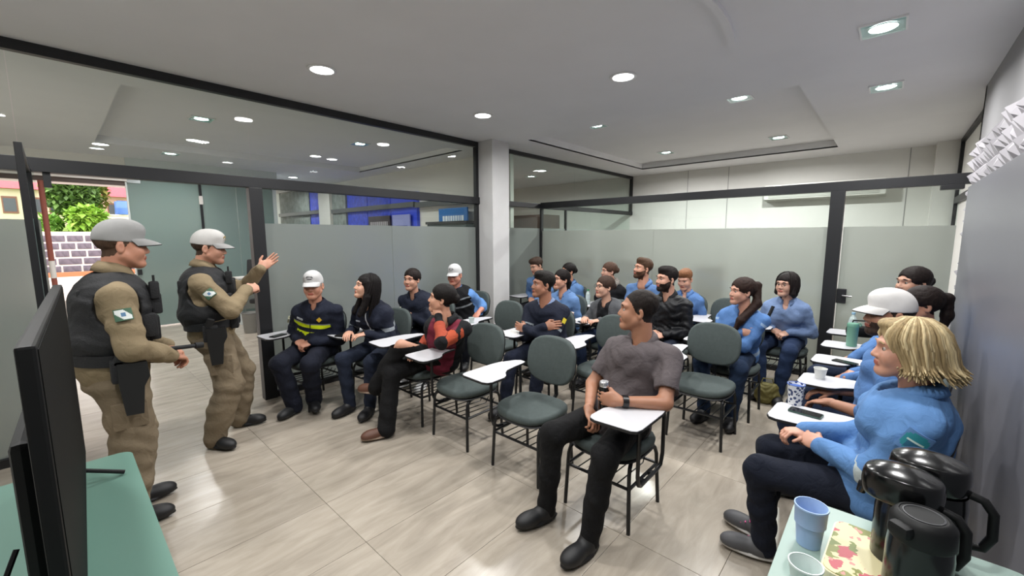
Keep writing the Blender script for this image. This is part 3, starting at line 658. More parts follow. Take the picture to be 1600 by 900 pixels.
# ================================================================== people: signed-distance bodies meshed with surface nets
F32 = np.float32
def V3(*a): return np.array(a, dtype=float)
class Field:
    def __init__(s, lo, hi, h):
        s.h = h; s.lo = np.array(lo, float)-2*h; n = np.ceil((np.array(hi, float)+2*h-s.lo)/h).astype(int)+1
        s.n = n; s.ax = [(s.lo[i]+h*np.arange(n[i])).astype(F32) for i in range(3)]
        s.V = np.full(n, 1.0, F32)
    def sub(s, lo, hi):
        i0 = np.clip(np.floor((np.array(lo)-s.lo)/s.h).astype(int), 0, s.n); i1 = np.clip(np.ceil((np.array(hi)-s.lo)/s.h).astype(int)+1, 0, s.n)
        if np.any(i1 <= i0): return None
        sl = tuple(slice(a, b) for a, b in zip(i0, i1))
        return sl, s.ax[0][sl[0]][:, None, None], s.ax[1][sl[1]][None, :, None], s.ax[2][sl[2]][None, None, :]
    def op(s, bb, fn, k, mode='u'):
        pad = k+3*s.h; q = s.sub(np.array(bb[0])-pad, np.array(bb[1])+pad)
        if q is None: return
        sl, X, Y, Z = q; d = fn(X, Y, Z); a = s.V[sl]
        if mode == 'u':
            if k > 0:
                hh = np.maximum(k-np.abs(a-d), 0)/k; s.V[sl] = np.minimum(a, d)-hh*hh*(k*.25)
            else: s.V[sl] = np.minimum(a, d)
        else:
            d = -d
            if k > 0:
                hh = np.maximum(k-np.abs(a-d), 0)/k; s.V[sl] = np.maximum(a, d)+hh*hh*(k*.25)
            else: s.V[sl] = np.maximum(a, d)
    def cap(s, a, b, r1, r2=None, k=.02, mode='u'):
        a = np.array(a, float); b = np.array(b, float); r2 = r1 if r2 is None else r2; m = max(r1, r2); ab = b-a; L2 = max(float(ab@ab), 1e-9)
        def fn(X, Y, Z):
            px, py, pz = X-F32(a[0]), Y-F32(a[1]), Z-F32(a[2])
            t = np.clip((px*F32(ab[0])+py*F32(ab[1])+pz*F32(ab[2]))/F32(L2), 0, 1)
            dx, dy, dz = px-t*F32(ab[0]), py-t*F32(ab[1]), pz-t*F32(ab[2])
            return np.sqrt(dx*dx+dy*dy+dz*dz)-(F32(r1)+t*F32(r2-r1))
        s.op((np.minimum(a, b)-m, np.maximum(a, b)+m), fn, k, mode); return s
    def ell(s, c, r, R=None, k=.02, mode='u'):
        c = np.array(c, float); r = np.array(r, float); m = r.max() if R is not None else r
        Rm = np.eye(3) if R is None else np.array(R, float)     # columns = local axes
        def fn(X, Y, Z):
            px, py, pz = X-F32(c[0]), Y-F32(c[1]), Z-F32(c[2]); k0 = 0; k1 = 0
            for i in range(3):
                l = (px*F32(Rm[0, i])+py*F32(Rm[1, i])+pz*F32(Rm[2, i]))/F32(r[i]); k0 = k0+l*l; l = l/F32(r[i]); k1 = k1+l*l
            k0 = np.sqrt(k0); k1 = np.sqrt(k1)+F32(1e-6)
            return k0*(k0-1)/k1
        s.op((c-m, c+m), fn, k, mode); return s
    def seg(s, a, b, right, fwd, wd1, wd2, k=.03, mode='u'):
        """elliptical tapered segment"""
        a = np.array(a, float); b = np.array(b, float); ab = b-a; L2 = float(ab@ab); m = max(*wd1, *wd2)
        def fn(X, Y, Z):
            px, py, pz = X-F32(a[0]), Y-F32(a[1]), Z-F32(a[2])
            t = np.clip((px*F32(ab[0])+py*F32(ab[1])+pz*F32(ab[2]))/F32(L2), 0, 1)
            dx, dy, dz = px-t*F32(ab[0]), py-t*F32(ab[1]), pz-t*F32(ab[2])
            u = dx*F32(right[0])+dy*F32(right[1])+dz*F32(right[2]); v = dx*F32(fwd[0])+dy*F32(fwd[1])+dz*F32(fwd[2])
            w2 = dx*dx+dy*dy+dz*dz-u*u-v*v
            W = F32(wd1[0])+t*F32(wd2[0]-wd1[0]); D = F32(wd1[1])+t*F32(wd2[1]-wd1[1])
            q = np.sqrt((u/W)**2+(v/D)**2+np.maximum(w2, 0)/(D*D))
            return (q-1)*np.minimum(W, D)
        s.op((np.minimum(a, b)-m, np.maximum(a, b)+m), fn, k, mode); return s
    def plane(s, p, n, k=.0):
        """keep the side where (x-p).n < 0"""
        X, Y, Z = s.ax[0][:, None, None], s.ax[1][None, :, None], s.ax[2][None, None, :]; n = np.array(n, float); n /= np.linalg.norm(n)
        d = (X-F32(p[0]))*F32(n[0])+(Y-F32(p[1]))*F32(n[1])+(Z-F32(p[2]))*F32(n[2])
        s.V = np.maximum(s.V, d); return s
    def wrinkle(s, amp, seed=0, freq=1.0):
        X, Y, Z = [a.astype(float) for a in s.ax]; X, Y, Z = X[:, None, None].astype(F32), Y[None, :, None].astype(F32), Z[None, None, :].astype(F32); f = F32(freq); o = F32(seed*1.37)
        wx = X+F32(.03)*np.sin(17*f*Z+o)+F32(.02)*np.sin(23*f*Y+o*2); wz = Z+F32(.03)*np.sin(19*f*X+o*3)+F32(.02)*np.sin(15*f*Y-o)
        g = np.sin(f*(38*wz+14*wx)+o)*np.sin(f*(21*wx-9*Y)+o*1.7)+F32(.6)*np.sin(f*(61*wz-31*wx+22*Y)+o*2.3)
        s.V = s.V+F32(amp)*g.astype(F32); return s
    def mesh(s):
        V = s.V; h = s.h; nx, ny, nz = V.shape
        ins = V < 0
        c = np.zeros((nx-1, ny-1, nz-1), np.int8)
        for i in (0, 1):
            for j in (0, 1):
                for k in (0, 1): c += ins[i:nx-1+i, j:ny-1+j, k:nz-1+k]
        act = (c > 0) & (c < 8); idx = np.argwhere(act)
        if len(idx) == 0: return np.zeros((0, 3)), np.zeros((0, 4), int)
        im = np.full(act.shape, -1, np.int32); im[act] = np.arange(len(idx))
        cor = {}
        for i in (0, 1):
            for j in (0, 1):
                for k in (0, 1): cor[i, j, k] = V[idx[:, 0]+i, idx[:, 1]+j, idx[:, 2]+k]
        acc = np.zeros((len(idx), 3)); cnt = np.zeros(len(idx))
        for ax in range(3):
            for u in (0, 1):
                for v in (0, 1):
                    A = [0, 0, 0]; o = [x for x in range(3) if x != ax]; A[o[0]] = u; A[o[1]] = v; B = list(A); B[ax] = 1
                    va, vb = cor[tuple(A)], cor[tuple(B)]; m = (va < 0) != (vb < 0); t = np.where(m, va/np.where(m, va-vb, 1), 0)
                    P = np.tile(np.array(A, float), (len(idx), 1)); P[:, ax] = t
                    acc[m] += P[m]; cnt[m] += 1
        vs = s.lo+h*(idx+acc/cnt[:, None]); fs = []
        for ax in range(3):
            o = [x for x in range(3) if x != ax]
            sl0 = [slice(1, -1)]*3; sl0[ax] = slice(0, V.shape[ax]-1); sl1 = list(sl0); sl1[ax] = slice(1, V.shape[ax])
            a, b = ins[tuple(sl0)], ins[tuple(sl1)]
            for flip, m in ((False, a & ~b), (True, ~a & b)):
                e = np.argwhere(m)
                if len(e) == 0: continue
                e[:, o[0]] += 1; e[:, o[1]] += 1
                q = []
                for (du, dv) in ((-1, -1), (0, -1), (0, 0), (-1, 0)):
                    cc = e.copy(); cc[:, o[0]] += du; cc[:, o[1]] += dv; q.append(im[cc[:, 0], cc[:, 1], cc[:, 2]])
                q = np.stack(q, 1)
                if (ax == 1) != flip: q = q[:, ::-1]
                fs.append(q)
        return vs, np.concatenate(fs)

def np_mesh(name, vs, fs, mats, mi=None, attrs=None):
    me = bpy.data.meshes.new(name); me.vertices.add(len(vs)); me.vertices.foreach_set('co', np.asarray(vs, F32).ravel())
    n = len(fs); me.loops.add(n*4); me.loops.foreach_set('vertex_index', np.asarray(fs, np.int32).ravel())
    me.polygons.add(n); me.polygons.foreach_set('loop_start', np.arange(0, n*4, 4, dtype=np.int32)); me.polygons.foreach_set('loop_total', np.full(n, 4, np.int32))
    for m in (mats if isinstance(mats, (list, tuple)) else [mats]): me.materials.append(m)
    if mi is not None: me.polygons.foreach_set('material_index', np.asarray(mi, np.int32))
    me.polygons.foreach_set('use_smooth', np.ones(n, bool))
    for k, v in (attrs or {}).items():
        a = me.attributes.new(k, 'FLOAT_VECTOR', 'POINT'); a.data.foreach_set('vector', np.asarray(v, F32).ravel())
    me.update(calc_edges=True); me.validate()
    return me

# ---------------------------------------------------------------- cloth shader with bands in body coordinates
CLOTH_K = .70      # worn cloth reflects less than its swatch
def cloth(name, col, bands=(), rough=.85, noise=.07, sheen=.0):
    if name in MATS: return MATS[name]
    m = bpy.data.materials.new(name); m.use_nodes = True; nt = m.node_tree; p = nt.nodes['Principled BSDF']; p.inputs['Roughness'].default_value = rough; p.inputs['Specular IOR Level'].default_value = .3
    tc = nt.nodes.new('ShaderNodeTexCoord'); n = nt.nodes.new('ShaderNodeTexNoise'); n.inputs['Scale'].default_value = 9; n.inputs['Detail'].default_value = 4; nt.links.new(tc.outputs['Object'], n.inputs[0])
    mr = nt.nodes.new('ShaderNodeMapRange'); mr.inputs['From Min'].default_value = .3; mr.inputs['From Max'].default_value = .7; mr.inputs['To Min'].default_value = 1-noise; mr.inputs['To Max'].default_value = 1+noise; nt.links.new(n.outputs['Fac'], mr.inputs[0])
    rgb = nt.nodes.new('ShaderNodeRGB'); rgb.outputs[0].default_value = tuple(x*CLOTH_K for x in srgb(col)[:3])+(1,); last = rgb.outputs[0]
    sep = {}
    for at in ('tl', 'al'):
        a = nt.nodes.new('ShaderNodeAttribute'); a.attribute_name = at; s = nt.nodes.new('ShaderNodeSeparateXYZ'); nt.links.new(a.outputs['Vector'], s.inputs[0]); sep[at] = s
    for conds, c in bands:
        prod = None
        for (at, comp, lo, hi) in conds:
            src = sep[at].outputs[comp]
            g = nt.nodes.new('ShaderNodeMath'); g.operation = 'GREATER_THAN'; g.inputs[1].default_value = lo; nt.links.new(src, g.inputs[0])
            l = nt.nodes.new('ShaderNodeMath'); l.operation = 'LESS_THAN'; l.inputs[1].default_value = hi; nt.links.new(src, l.inputs[0])
            for q in (g, l):
                if prod is None: prod = q.outputs[0]
                else:
                    x = nt.nodes.new('ShaderNodeMath'); x.operation = 'MULTIPLY'; nt.links.new(prod, x.inputs[0]); nt.links.new(q.outputs[0], x.inputs[1]); prod = x.outputs[0]
        mx = nt.nodes.new('ShaderNodeMix'); mx.data_type = 'RGBA'; nt.links.new(prod, mx.inputs[0]); nt.links.new(last, mx.inputs[6]); mx.inputs[7].default_value = srgb(c); last = mx.outputs[2]
    mm = nt.nodes.new('ShaderNodeMix'); mm.data_type = 'RGBA'; mm.blend_type = 'MULTIPLY'; mm.inputs[0].default_value = 1; nt.links.new(last, mm.inputs[6]); nt.links.new(mr.outputs[0], mm.inputs[7])
    nt.links.new(mm.outputs[2], p.inputs['Base Color'])
    n2 = nt.nodes.new('ShaderNodeTexNoise'); n2.inputs['Scale'].default_value = 17; n2.inputs['Detail'].default_value = 3; n2.inputs['Distortion'].default_value = 1.2; nt.links.new(tc.outputs['Object'], n2.inputs[0])
    b = nt.nodes.new('ShaderNodeBump'); b.inputs['Strength'].default_value = .5; b.inputs['Distance'].default_value = .014; nt.links.new(n2.outputs['Fac'], b.inputs['Height']); nt.links.new(b.outputs[0], p.inputs['Normal'])
    MATS[name] = m; return m
def skin_mat(col):
    n = 'skin'+col
    if n in MATS: return MATS[n]
    m = mat(n, col, .5, noise=.05, nscale=14); p = m.node_tree.nodes['Principled BSDF']
    p.inputs['Subsurface Weight'].default_value = .12; p.inputs['Subsurface Radius'].default_value = (.012, .004, .002); p.inputs['Subsurface Scale'].default_value = .6
    return m
def hair_mat(col):
    n = 'hair'+col
    return MATS.get(n) or mat(n, col, .62, noise=.3, nscale=60, stretch=(1.5, 1.5, .12), bump=.25, bscale=120, spec=.18)

# ---------------------------------------------------------------- head templates (origin at eye level between the ears; +y face, +z up, +x the person's right)
HEADS = {}
def head_tpl(female=False, wide=1.0, h=.0046):
    key = (female, wide)
    if key in HEADS: return HEADS[key]
    f = Field((-.10, -.13, -.24), (.10, .14, .14), h); W = wide
    f.ell((0, -.018, .042), (.074*W, .094, .080), k=0)
    f.ell((0, .025, -.018), (.061*W, .062, .088), k=.03)
    jw = .047 if female else .053
    for sx in (-1, 1):
        f.cap((sx*jw*W, .0, -.050), (sx*.020, .062, -.094), .020, .017, k=.03)
        f.ell((sx*.036*W, .058, -.032), (.026, .026, .030), k=.025)
        f.cap((sx*.012, .083, .026), (sx*.046*W, .068, .028), .010 if female else .012, .009, k=.018)
    f.ell((0, .064, -.096), (.024, .024, .019), k=.03)
    f.cap((0, .074, .02), (0, .098, -.028), .010, .0125, k=.012)
    for sx in (-1, 1): f.ell((sx*.012, .090, -.033), (.0095, .011, .008), k=.008)
    for sx in (-1, 1): f.ell((sx*.031*W, .096, .006), (.020, .022, .013), k=.014, mode='s')
    for sx in (-1, 1): f.cap((sx*.016*W, .0775, .0165), (sx*.044*W, .0695, .0125), .0055, .0045, k=.006)
    f.ell((0, .078, -.060), (.024, .018, .011), k=.012)
    f.cap((-.018, .088, -.057), (.018, .088, -.057), .0048, k=.006); f.cap((-.015, .087, -.067), (.015, .087, -.067), .0055, k=.006)
    f.cap((-.022, .096, -.062), (.022, .096, -.062), .0028, k=.003, mode='s')
    for sx in (-1, 1):
        R = Matrix.Rotation(sx*.35, 3, 'Z'); f.ell((sx*.075*W, -.012, -.006), (.009, .019, .031), R, k=.008); f.ell((sx*.083*W, -.008, -.004), (.006, .010, .018), R, k=.006, mode='s')
    nr = .046 if female else .056
    f.cap((0, -.030, -.06), (0, -.045, -.20), nr, nr*1.06, k=.03)
    v, q = f.mesh(); HEADS[key] = (v, q); return HEADS[key]
HAIRS = {}
def hair_tpl(style, h=.0060):
    if style in HAIRS: return HAIRS[style]
    lo, hi = (-.13, -.2, -.36), (.13, .13, .16)
    f = Field(lo, hi, h)
    def face_cut(top=.048, w=.062, y=.10, low=-.30, k=.012):
        f.ell((0, y, top-.10), (w, .075, .10), k=k, mode='s'); f.ell((0, y+.02, -.16), (.10, .10, .17), k=k, mode='s')
    if style in ('short', 'buzz', 'undercap', 'crop'):
        if style == 'buzz': f.ell((0, -.022, .046), (.0745, .0935, .0815), k=0)
        elif style == 'undercap': f.ell((0, -.024, .035), (.0765, .0935, .072), k=0); f.plane((0, 0, .05), (0, 0, 1))
        else:
            f.ell((0, -.022, .054), (.080, .100, .085), k=0); f.ell((0, .04, .098), (.058, .05, .036), k=.03)
            if style == 'crop': f.ell((.02, .055, .085), (.05, .035, .03), k=.02)
        f.ell((0, .125, .0), (.07, .065, .07), k=.012, mode='s')
        for sx in (-1, 1): f.ell((sx*.085, .06, .0), (.03, .055, .045), k=.012, mode='s'); f.ell((sx*.09, -.005, -.03), (.03, .03, .04), k=.01, mode='s')
        f.ell((0, .0, -.13), (.12, .2, .085), k=.012, mode='s')
    else:
        g = .013
        f.ell((0, -.020, .043), (.0745+g, .0945+g, .080+g), k=0)
        if style == 'long':
            for sx in (-1, 1):
                f.cap((sx*.072, .0, .04), (sx*.082, -.005, -.10), .030, .032, k=.03); f.cap((sx*.082, -.005, -.10), (sx*.088, .035, -.27), .032, .024, k=.03)
            f.cap((0, -.07, .0), (0, -.085, -.22), .07, .06, k=.03); face_cut(.055, .054)
        elif style == 'bob':
            for sx in (-1, 1): f.cap((sx*.070, .0, .05), (sx*.082, .012, -.085), .032, .028, k=.03)
            f.cap((0, -.06, .0), (0, -.07, -.08), .085, .075, k=.03); face_cut(.05, .055)
        elif style == 'blonde':
            for sx in (-1, 1): f.cap((sx*.062, -.01, .07), (sx*.074, -.02, -.05), .026, .022, k=.03)
            f.cap((0, -.06, .02), (0, -.075, -.06), .078, .06, k=.03)
            f.ell((.015, .045, .10), (.06, .05, .03), k=.02); face_cut(.060, .056)
        elif style in ('pony', 'bun', 'lowpony'):
            f.ell((0, -.02, .04), (.082, .10, .086), k=.01)
            for sx in (-1, 1): f.ell((sx*.086, .02, -.035), (.024, .06, .05), k=.01, mode='s')
            f.ell((0, -.0, -.12), (.12, .09, .08), k=.01, mode='s'); face_cut(.062, .058)
            if style == 'pony':
                f.cap((0, -.105, .045), (0, -.135, .055), .026, .03, k=.015); f.cap((0, -.135, .055), (.01, -.15, -.06), .033, .032, k=.02); f.cap((.01, -.15, -.06), (.015, -.13, -.20), .032, .014, k=.02)
            elif style == 'lowpony':
                f.cap((0, -.10, -.01), (0, -.125, -.03), .026, .028, k=.015); f.cap((0, -.125, -.03), (.015, -.12, -.2), .034, .016, k=.02)
            else: f.ell((0, -.118, .02), (.045, .035, .042), k=.012)
        elif style == 'frontpony':
            f.ell((0, -.02, .045), (.084, .102, .088), k=.01)
            for sx in (-1, 1): f.ell((sx*.086, .02, -.035), (.024, .06, .05), k=.01, mode='s')
            f.ell((0, -.0, -.12), (.12, .09, .08), k=.01, mode='s'); face_cut(.062, .058)
            f.cap((0, -.105, .06), (.0, -.14, .06), .028, .032, k=.015); f.cap((0, -.14, .06), (-.05, -.12, -.10), .034, .036, k=.02); f.cap((-.05, -.12, -.10), (-.075, .03, -.25), .040, .034, k=.02); f.cap((-.075, .03, -.25), (-.06, .07, -.345), .034, .016, k=.02)
    f.wrinkle(.0012, len(style), 3.0)
    HAIRS[style] = f.mesh(); return HAIRS[style]
STR = {}
def hair_strands(style, n=330):
    if style in STR: return STR[style]
    rnd = random.Random(11); mb = MB(); C = Vector((0, -.02, .043))
    for k in range(n):
        lim = {'long': 82, 'bob': 55, 'blonde': 30}[style]; ph = math.radians(rnd.uniform(lim, 360-lim)); g = rnd.uniform(.006, .020); r = Vector((.0765+g, .0965+g, .083+g*.8)); pts = []; side = math.sin(ph)
        for th in (88, 66, 44, 24, 8):
            t = math.radians(th); pts.append(C+Vector((r.x*math.cos(t)*math.sin(ph), r.y*math.cos(t)*math.cos(ph), r.z*math.sin(t))))
        d = pts[-1]-C; d.z = 0; d = d.normalized(); p = pts[-1]
        if style == 'blonde':
            e = rnd.uniform(-.105, -.055)
            q = [(.25, .008), (.5, .008), (.75, .010), (.92, .022), (1.0, .040)]
        elif style == 'bob':
            e = rnd.uniform(-.105, -.085); q = [(.4, .006), (.75, .002), (1.0, -.014)]
        else:
            e = rnd.uniform(-.30, -.22); q = [(.25, .012), (.5, .012), (.8, .004), (1.0, -.004)]
        for f_, o in q:
            a = p+d*o; z = p.z+(e-p.z)*f_; back = -(.025+.06*max(0, math.cos(ph)))*f_ if style == 'blonde' else (.03*f_*(1 if math.cos(ph) > -.2 else -.2) if style == 'long' else 0)
            pts.append(Vector((a.x, a.y+back, z)))
        m = len(pts); mb.tube(pts, [.0035]+[.0075]*(m-3)+[.005, .0016], 5, mi=rnd.choice((0, 0, 1)))
    STR[style] = mb; return mb
def cap_tpl():
    f = Field((-.11, -.14, -.01), (.11, .13, .16), .0048)
    f.ell((0, -.016, .036), (.0835, .105, .106), k=0); f.ell((0, .03, .086), (.062, .066, .05), k=.03); f.plane((0, 0, .020), (0, -.05, -1))
    return f.mesh()
def brim_tpl():
    vs = []; fs = []; n = 15; m = 7; th = .0045
    for lay in (0, 1):
        for i in range(n):
            a = math.radians(-72+144*i/(n-1))
            for j in range(m):
                t = j/(m-1); x0, y0 = .080*math.sin(a), -.016+.102*math.cos(a); L = .078*max(0, math.cos(a*.95))**.6
                vs.append((x0*(1-.06*t), y0+t*L, .030-1.7*x0*x0*t-.030*t*(.4+.6*t)+.010-th*lay))
    for i in range(n-1):
        for j in range(m-1):
            a = i*m+j; fs.append((a, a+1, a+m+1, a+m)); b = a+n*m; fs.append((b, b+m, b+m+1, b+1))
    for i in range(n-1):
        a = i*m+m-1; fs.append((a, a+n*m, a+m+n*m, a+m))
    return np.array(vs), np.array(fs)
CAP_T, BRIM_T = cap_tpl(), brim_tpl()
# hands: wrist at origin, fingers +y, palm -z; right hand has its thumb at -x
HANDS = {}
def hand_tpl(pose, h=.0052):
    if pose in HANDS: return HANDS[pose]
    f = Field((-.10, -.06, -.11), (.08, .22, .06), h)
    c = {'relax': (.35, .45, .3), 'fist': (1.15, 1.35, .8), 'open': (.08, .1, .08), 'hold': (.75, .8, .55), 'clasp': (.8, .9, .6)}[pose]
    f.cap((0, -.012, 0), (0, .015, 0), .0265, .025, k=.01); f.ell((0, .048, 0), (.042, .055, .016), k=.02); f.ell((-.022, .03, -.008), (.02, .034, .016), k=.015)
    for i, (x, L, r) in enumerate(((-.031, .074, .0092), (-.0105, .083, .0095), (.0105, .077, .0092), (.031, .060, .0082))):
        sp = x*(2.0 if pose == 'open' else .9); p = V3(x, .088 if i < 3 else .08, 0); a = 0
        for j, (fr, cv) in enumerate(((.45, c[0]), (.30, c[1]), (.25, c[2]))):
            a += cv; d = V3(sp*math.cos(a), math.cos(a), -math.sin(a)); q = p+d*L*fr; f.cap(p, q, r*(1-.07*j), r*(1-.07*(j+1)), k=.004); p = q
    t = V3(-.03, .022, -.006); curl = 1 if pose != 'open' else .25
    d = V3(-.75+.25*curl, .6, -.25*curl); d /= np.linalg.norm(d); q = t+d*.038; f.cap(t, q, .0125, .0105, k=.010)
    d2 = V3(-.45+.55*curl, .85, -.45*curl); d2 /= np.linalg.norm(d2); f.cap(q, q+d2*.034, .0105, .0085, k=.004)
    HANDS[pose] = f.mesh(); return HANDS[pose]
SHOES = {}
def shoe_tpl(kind, h=.006):
    if kind in SHOES: return SHOES[kind]
    f = Field((-.065, -.10, -.01), (.065, .21, .17), h)
    f.ell((0, -.025, .035), (.037, .055, .046), k=0); f.ell((0, .06, .032), (.042, .095, .045), k=.03); f.ell((0, .120, .028), (.047, .064, .038), k=.03)
    f.cap((0, -.005, .05), (0, -.02, .13 if kind == 'boot' else .085), .043, .046, k=.03); f.ell((0, .048, .008), (.050, .140, .013), k=.003); f.plane((0, 0, 0), (0, 0, -1))
    SHOES[kind] = f.mesh(); return SHOES[kind]
eye_mb = MB(); eye_mb.lathe([(.0001, .0122)]+[(.0122*math.sin(a), .0122*math.cos(a)) for a in (.2, .42, .56, 1.0, 1.3, 1.6, 2.0, 2.6)]+[(.0001, -.0122)], 14, mis=[1, 1, 1, 0, 0, 0, 0, 0, 0], R=Matrix.Rotation(-PI/2, 3, 'X'))
EYE = eye_mb.mesh('eye', [mat('eye_white', '#a59c94', .25), mat('iris', '#1d130e', .2)], True, 80)
def brow_mesh(col):
    n = 'eyebrow'+col
    if n in MATS: return MATS[n]
    MATS[n] = MB().tube([(-.017, -.004, -.002), (-.006, .002, .003), (.006, .001, .003), (.017, -.008, -.002)], [.0022, .0038, .0036, .0018], 6).mesh('eyebrow', hair_mat(col), True); return MATS[n]

def unit(v): v = np.array(v, float); return v/max(np.linalg.norm(v), 1e-9)
def ik(a, c, l1, l2, pole):
    a, c = np.array(a, float), np.array(c, float); d = c-a; L = np.linalg.norm(d)
    if L > (l1+l2)*.998: c = a+d/L*(l1+l2)*.998; d = c-a; L = np.linalg.norm(d)
    u = d/L; x = (l1*l1-l2*l2+L*L)/(2*L); hgt = math.sqrt(max(l1*l1-x*x, 0)); p = np.array(pole, float); p = p-u*(p@u); p = unit(p)
    return a+u*x+p*hgt, c
def frame(y, z_hint):
    y = unit(y); z = np.array(z_hint, float); z = unit(z-y*(z@y)); x = np.cross(y, z); return np.stack([x, y, z], 1)

ARMS = {   # wrist positions for (right, left), palm normals, finger directions, pose, elbow pole
 'lap':   dict(R=((.075, .14, .665), (-.3, -.3, -1), (-.75, .6, -.25)), L=((-.075, .17, .655), (.3, -.3, -1), (.75, .55, -.25)), pose='clasp'),
 'knees': dict(R=((.13, .24, .66), (0, -.2, -1), (-.1, 1, -.2)), L=((-.13, .24, .66), (0, -.2, -1), (.1, 1, -.2)), pose='relax'),
 'cross': dict(R=((-.10, .185, .80), (0, -1, -.2), (-1, -.15, .25)), L=((.09, .215, .765), (0, -1, -.2), (1, -.1, .15)), pose='relax', pole=((1, .1, -.8), (-1, .1, -.8))),
 'side':  dict(R=((.24, .16, .74), (0, 0, -1), (-.2, 1, -.1)), L=((-.13, .2, .66), (0, 0, -1), (.3, 1, -.2)), pose='relax'),
 'write': dict(R=((.17, .24, .745), (0, -.2, -1), (-.4, 1, -.1)), L=((-.02, .24, .74), (0, -.2, -1), (.7, .7, -.1)), pose='relax'),
}
LEGS_SIT = dict(R=(.11, .36, .10), L=(-.11, .36, .10))
PCOUNT = [0]
def person(label, pos, rz, headw, look, skin='#b98f78', hair=('short', '#2a211c'), female=False, shirt=None, pants='#22252e', shoes='#17171a', arms='lap', legs=None, bulk=1.0,
           stand=False, cap=None, sleeve='long', beard=None, vox=.0115, extra=None, tilt=0.0, group=None, sw=None, collar=True, glasses=False, shoe_kind='shoe', knee=None, foot=None, twist=0.0, lift=0.0, neckdrop=.0, sole=None, headscale=None):
    PCOUNT[0] += 1; seed = PCOUNT[0]; rnd = random.Random(seed)
    T = thing('person', label, 'person', (pos[0], pos[1], 0), rz, group)
    c, s = math.cos(rz), math.sin(rz)
    def loc(p):
        dx, dy = p[0]-pos[0], p[1]-pos[1]; return V3(c*dx+s*dy, -s*dx+c*dy, p[2])
    hs = headscale or (.98 if female else 1.04)
    H = loc(headw); ld = loc(look)-H; ld[2] = np.clip(ld[2], -.35*np.linalg.norm(ld[:2]), .25*np.linalg.norm(ld[:2])); hy = unit(ld); up = unit(V3(tilt, 0, 1)); HR = frame(hy, up)   # columns x(right) y(face) z(up)
    # --- skeleton
    sw = sw or ((.146 if female else .168)*(.6+.4*bulk)); b = bulk
    nb = H+V3(0, -.035, -.165*hs-neckdrop)-.02*V3(hy[0], hy[1], 0)
    if stand: pel = V3(0, 0, .94+lift); hipz = .92+lift
    else: pel = V3(0, -.075, .545); hipz = .535
    wai = pel*.58+nb*.42+V3(0, -.018, -.02); che = pel*.25+nb*.75+V3(0, .0, 0)
    ct_, st_ = math.cos(twist), math.sin(twist); rt = V3(ct_, st_, 0); fw = V3(-st_, ct_, 0)
    spine = unit(nb-che); rt2 = rt; fwc = unit(np.cross(spine, rt2)) if True else fw; fwc = -fwc if fwc@fw < 0 else fwc
    S = {+1: nb+rt*sw+V3(0, 0, -.088)-fw*.005, -1: nb-rt*sw+V3(0, 0, -.088)-fw*.005}
    A = ARMS[arms] if isinstance(arms, str) else arms
    W, E, HD = {}, {}, {}
    for sd, nm in ((1, 'R'), (-1, 'L')):
        wp, pn, fd = A[nm][:3]; pole = (A.get('pole') or ((.7, -.7, -.9), (-.7, -.7, -.9)))[0 if sd > 0 else 1]
        wp = np.array(wp, float)
        E[sd], W[sd] = ik(S[sd], wp, .285*(.96 if female else 1), .255*(.96 if female else 1), pole)
        HD[sd] = (pn, fd, A[nm][3] if len(A[nm]) > 3 else A.get('pose', 'relax'))
    LG = legs or (LEGS_SIT if not stand else dict(R=(.10, 0, .10), L=(-.10, 0, .10)))
    HP = {1: V3(.088, pel[1]+.02, hipz), -1: V3(-.088, pel[1]+.02, hipz)}; K, AN = {}, {}
    for sd, nm in ((1, 'R'), (-1, 'L')):
        kp = (knee or {}).get(nm, (sd*.25, 1, .9 if not stand else 0)); K[sd], AN[sd] = ik(HP[sd], np.array(LG[nm], float), .43 if not stand else .416, .42 if not stand else .409, kp)
    up3 = V3(0, 0, 1)
    def torso(f, g, k=.03, low=True):
        if low: f.seg(pel, wai, rt, fwc, (.165*b+g, .118*b+g), (.148*b+g, .108*b+g), k=k)
        f.seg(wai, che, rt, fwc, (.148*b+g, .108*b+g), (.165*b+g, .115*b+g), k=k)
        f.seg(che, nb+V3(0, 0, -.105), rt, fwc, (.165*b+g, .115*b+g), (.135+g, .072+g), k=k)
        if female:
            for sx in (-1, 1): f.ell(che+rt*sx*.075*b+fwc*(.075*b)-spine*.035, (.066*b+g*.7, .062*b+g*.7, .066*b+g*.7), k=.03)
        elif b > 1.12: f.ell(wai+fwc*.06*b-spine*.0, (.13*b+g, .09*b+g, .12*b+g), k=.05)
        for sd in (-1, 1): f.cap(nb+V3(0, 0, -.050), S[sd], .046+g*.6, .052+g*.6, k=.03)
    allp = np.array([pel, wai, che, nb, H]+list(S.values())+list(E.values())+list(W.values())); lo, hi = allp.min(0)-.24, allp.max(0)+.24
    # --- body (skin), one mesh: torso and limbs, head, hands
    lp = np.array(list(K.values())+list(AN.values())+list(HP.values())); lo2, hi2 = np.minimum(lo, lp.min(0)-.12), np.maximum(hi, lp.max(0)+.12); hi2[2] = min(hi2[2], H[2])
    lo2[2] = max(lo2[2], .0)
    f = Field(lo2, hi2, .0165); torso(f, -.016)
    f.cap(nb+V3(0, 0, -.05), H+HR @ V3(0, -.04, -.10)*hs, (.050 if female else .058), (.045 if female else .053), k=.03)
    ar = 1.0 if not female else .88
    for sd in (-1, 1):
        f.cap(S[sd], E[sd], .047*ar*b**.5, .040*ar*b**.5, k=.02); f.cap(E[sd], W[sd], .041*ar*b**.5, .027*ar, k=.015); f.cap(HP[sd], K[sd], .075, .05, k=.02); f.cap(K[sd], AN[sd], .047, .034, k=.02)
    bv, bq = f.mesh(); parts = [(bv, bq, np.zeros(len(bq), int))]
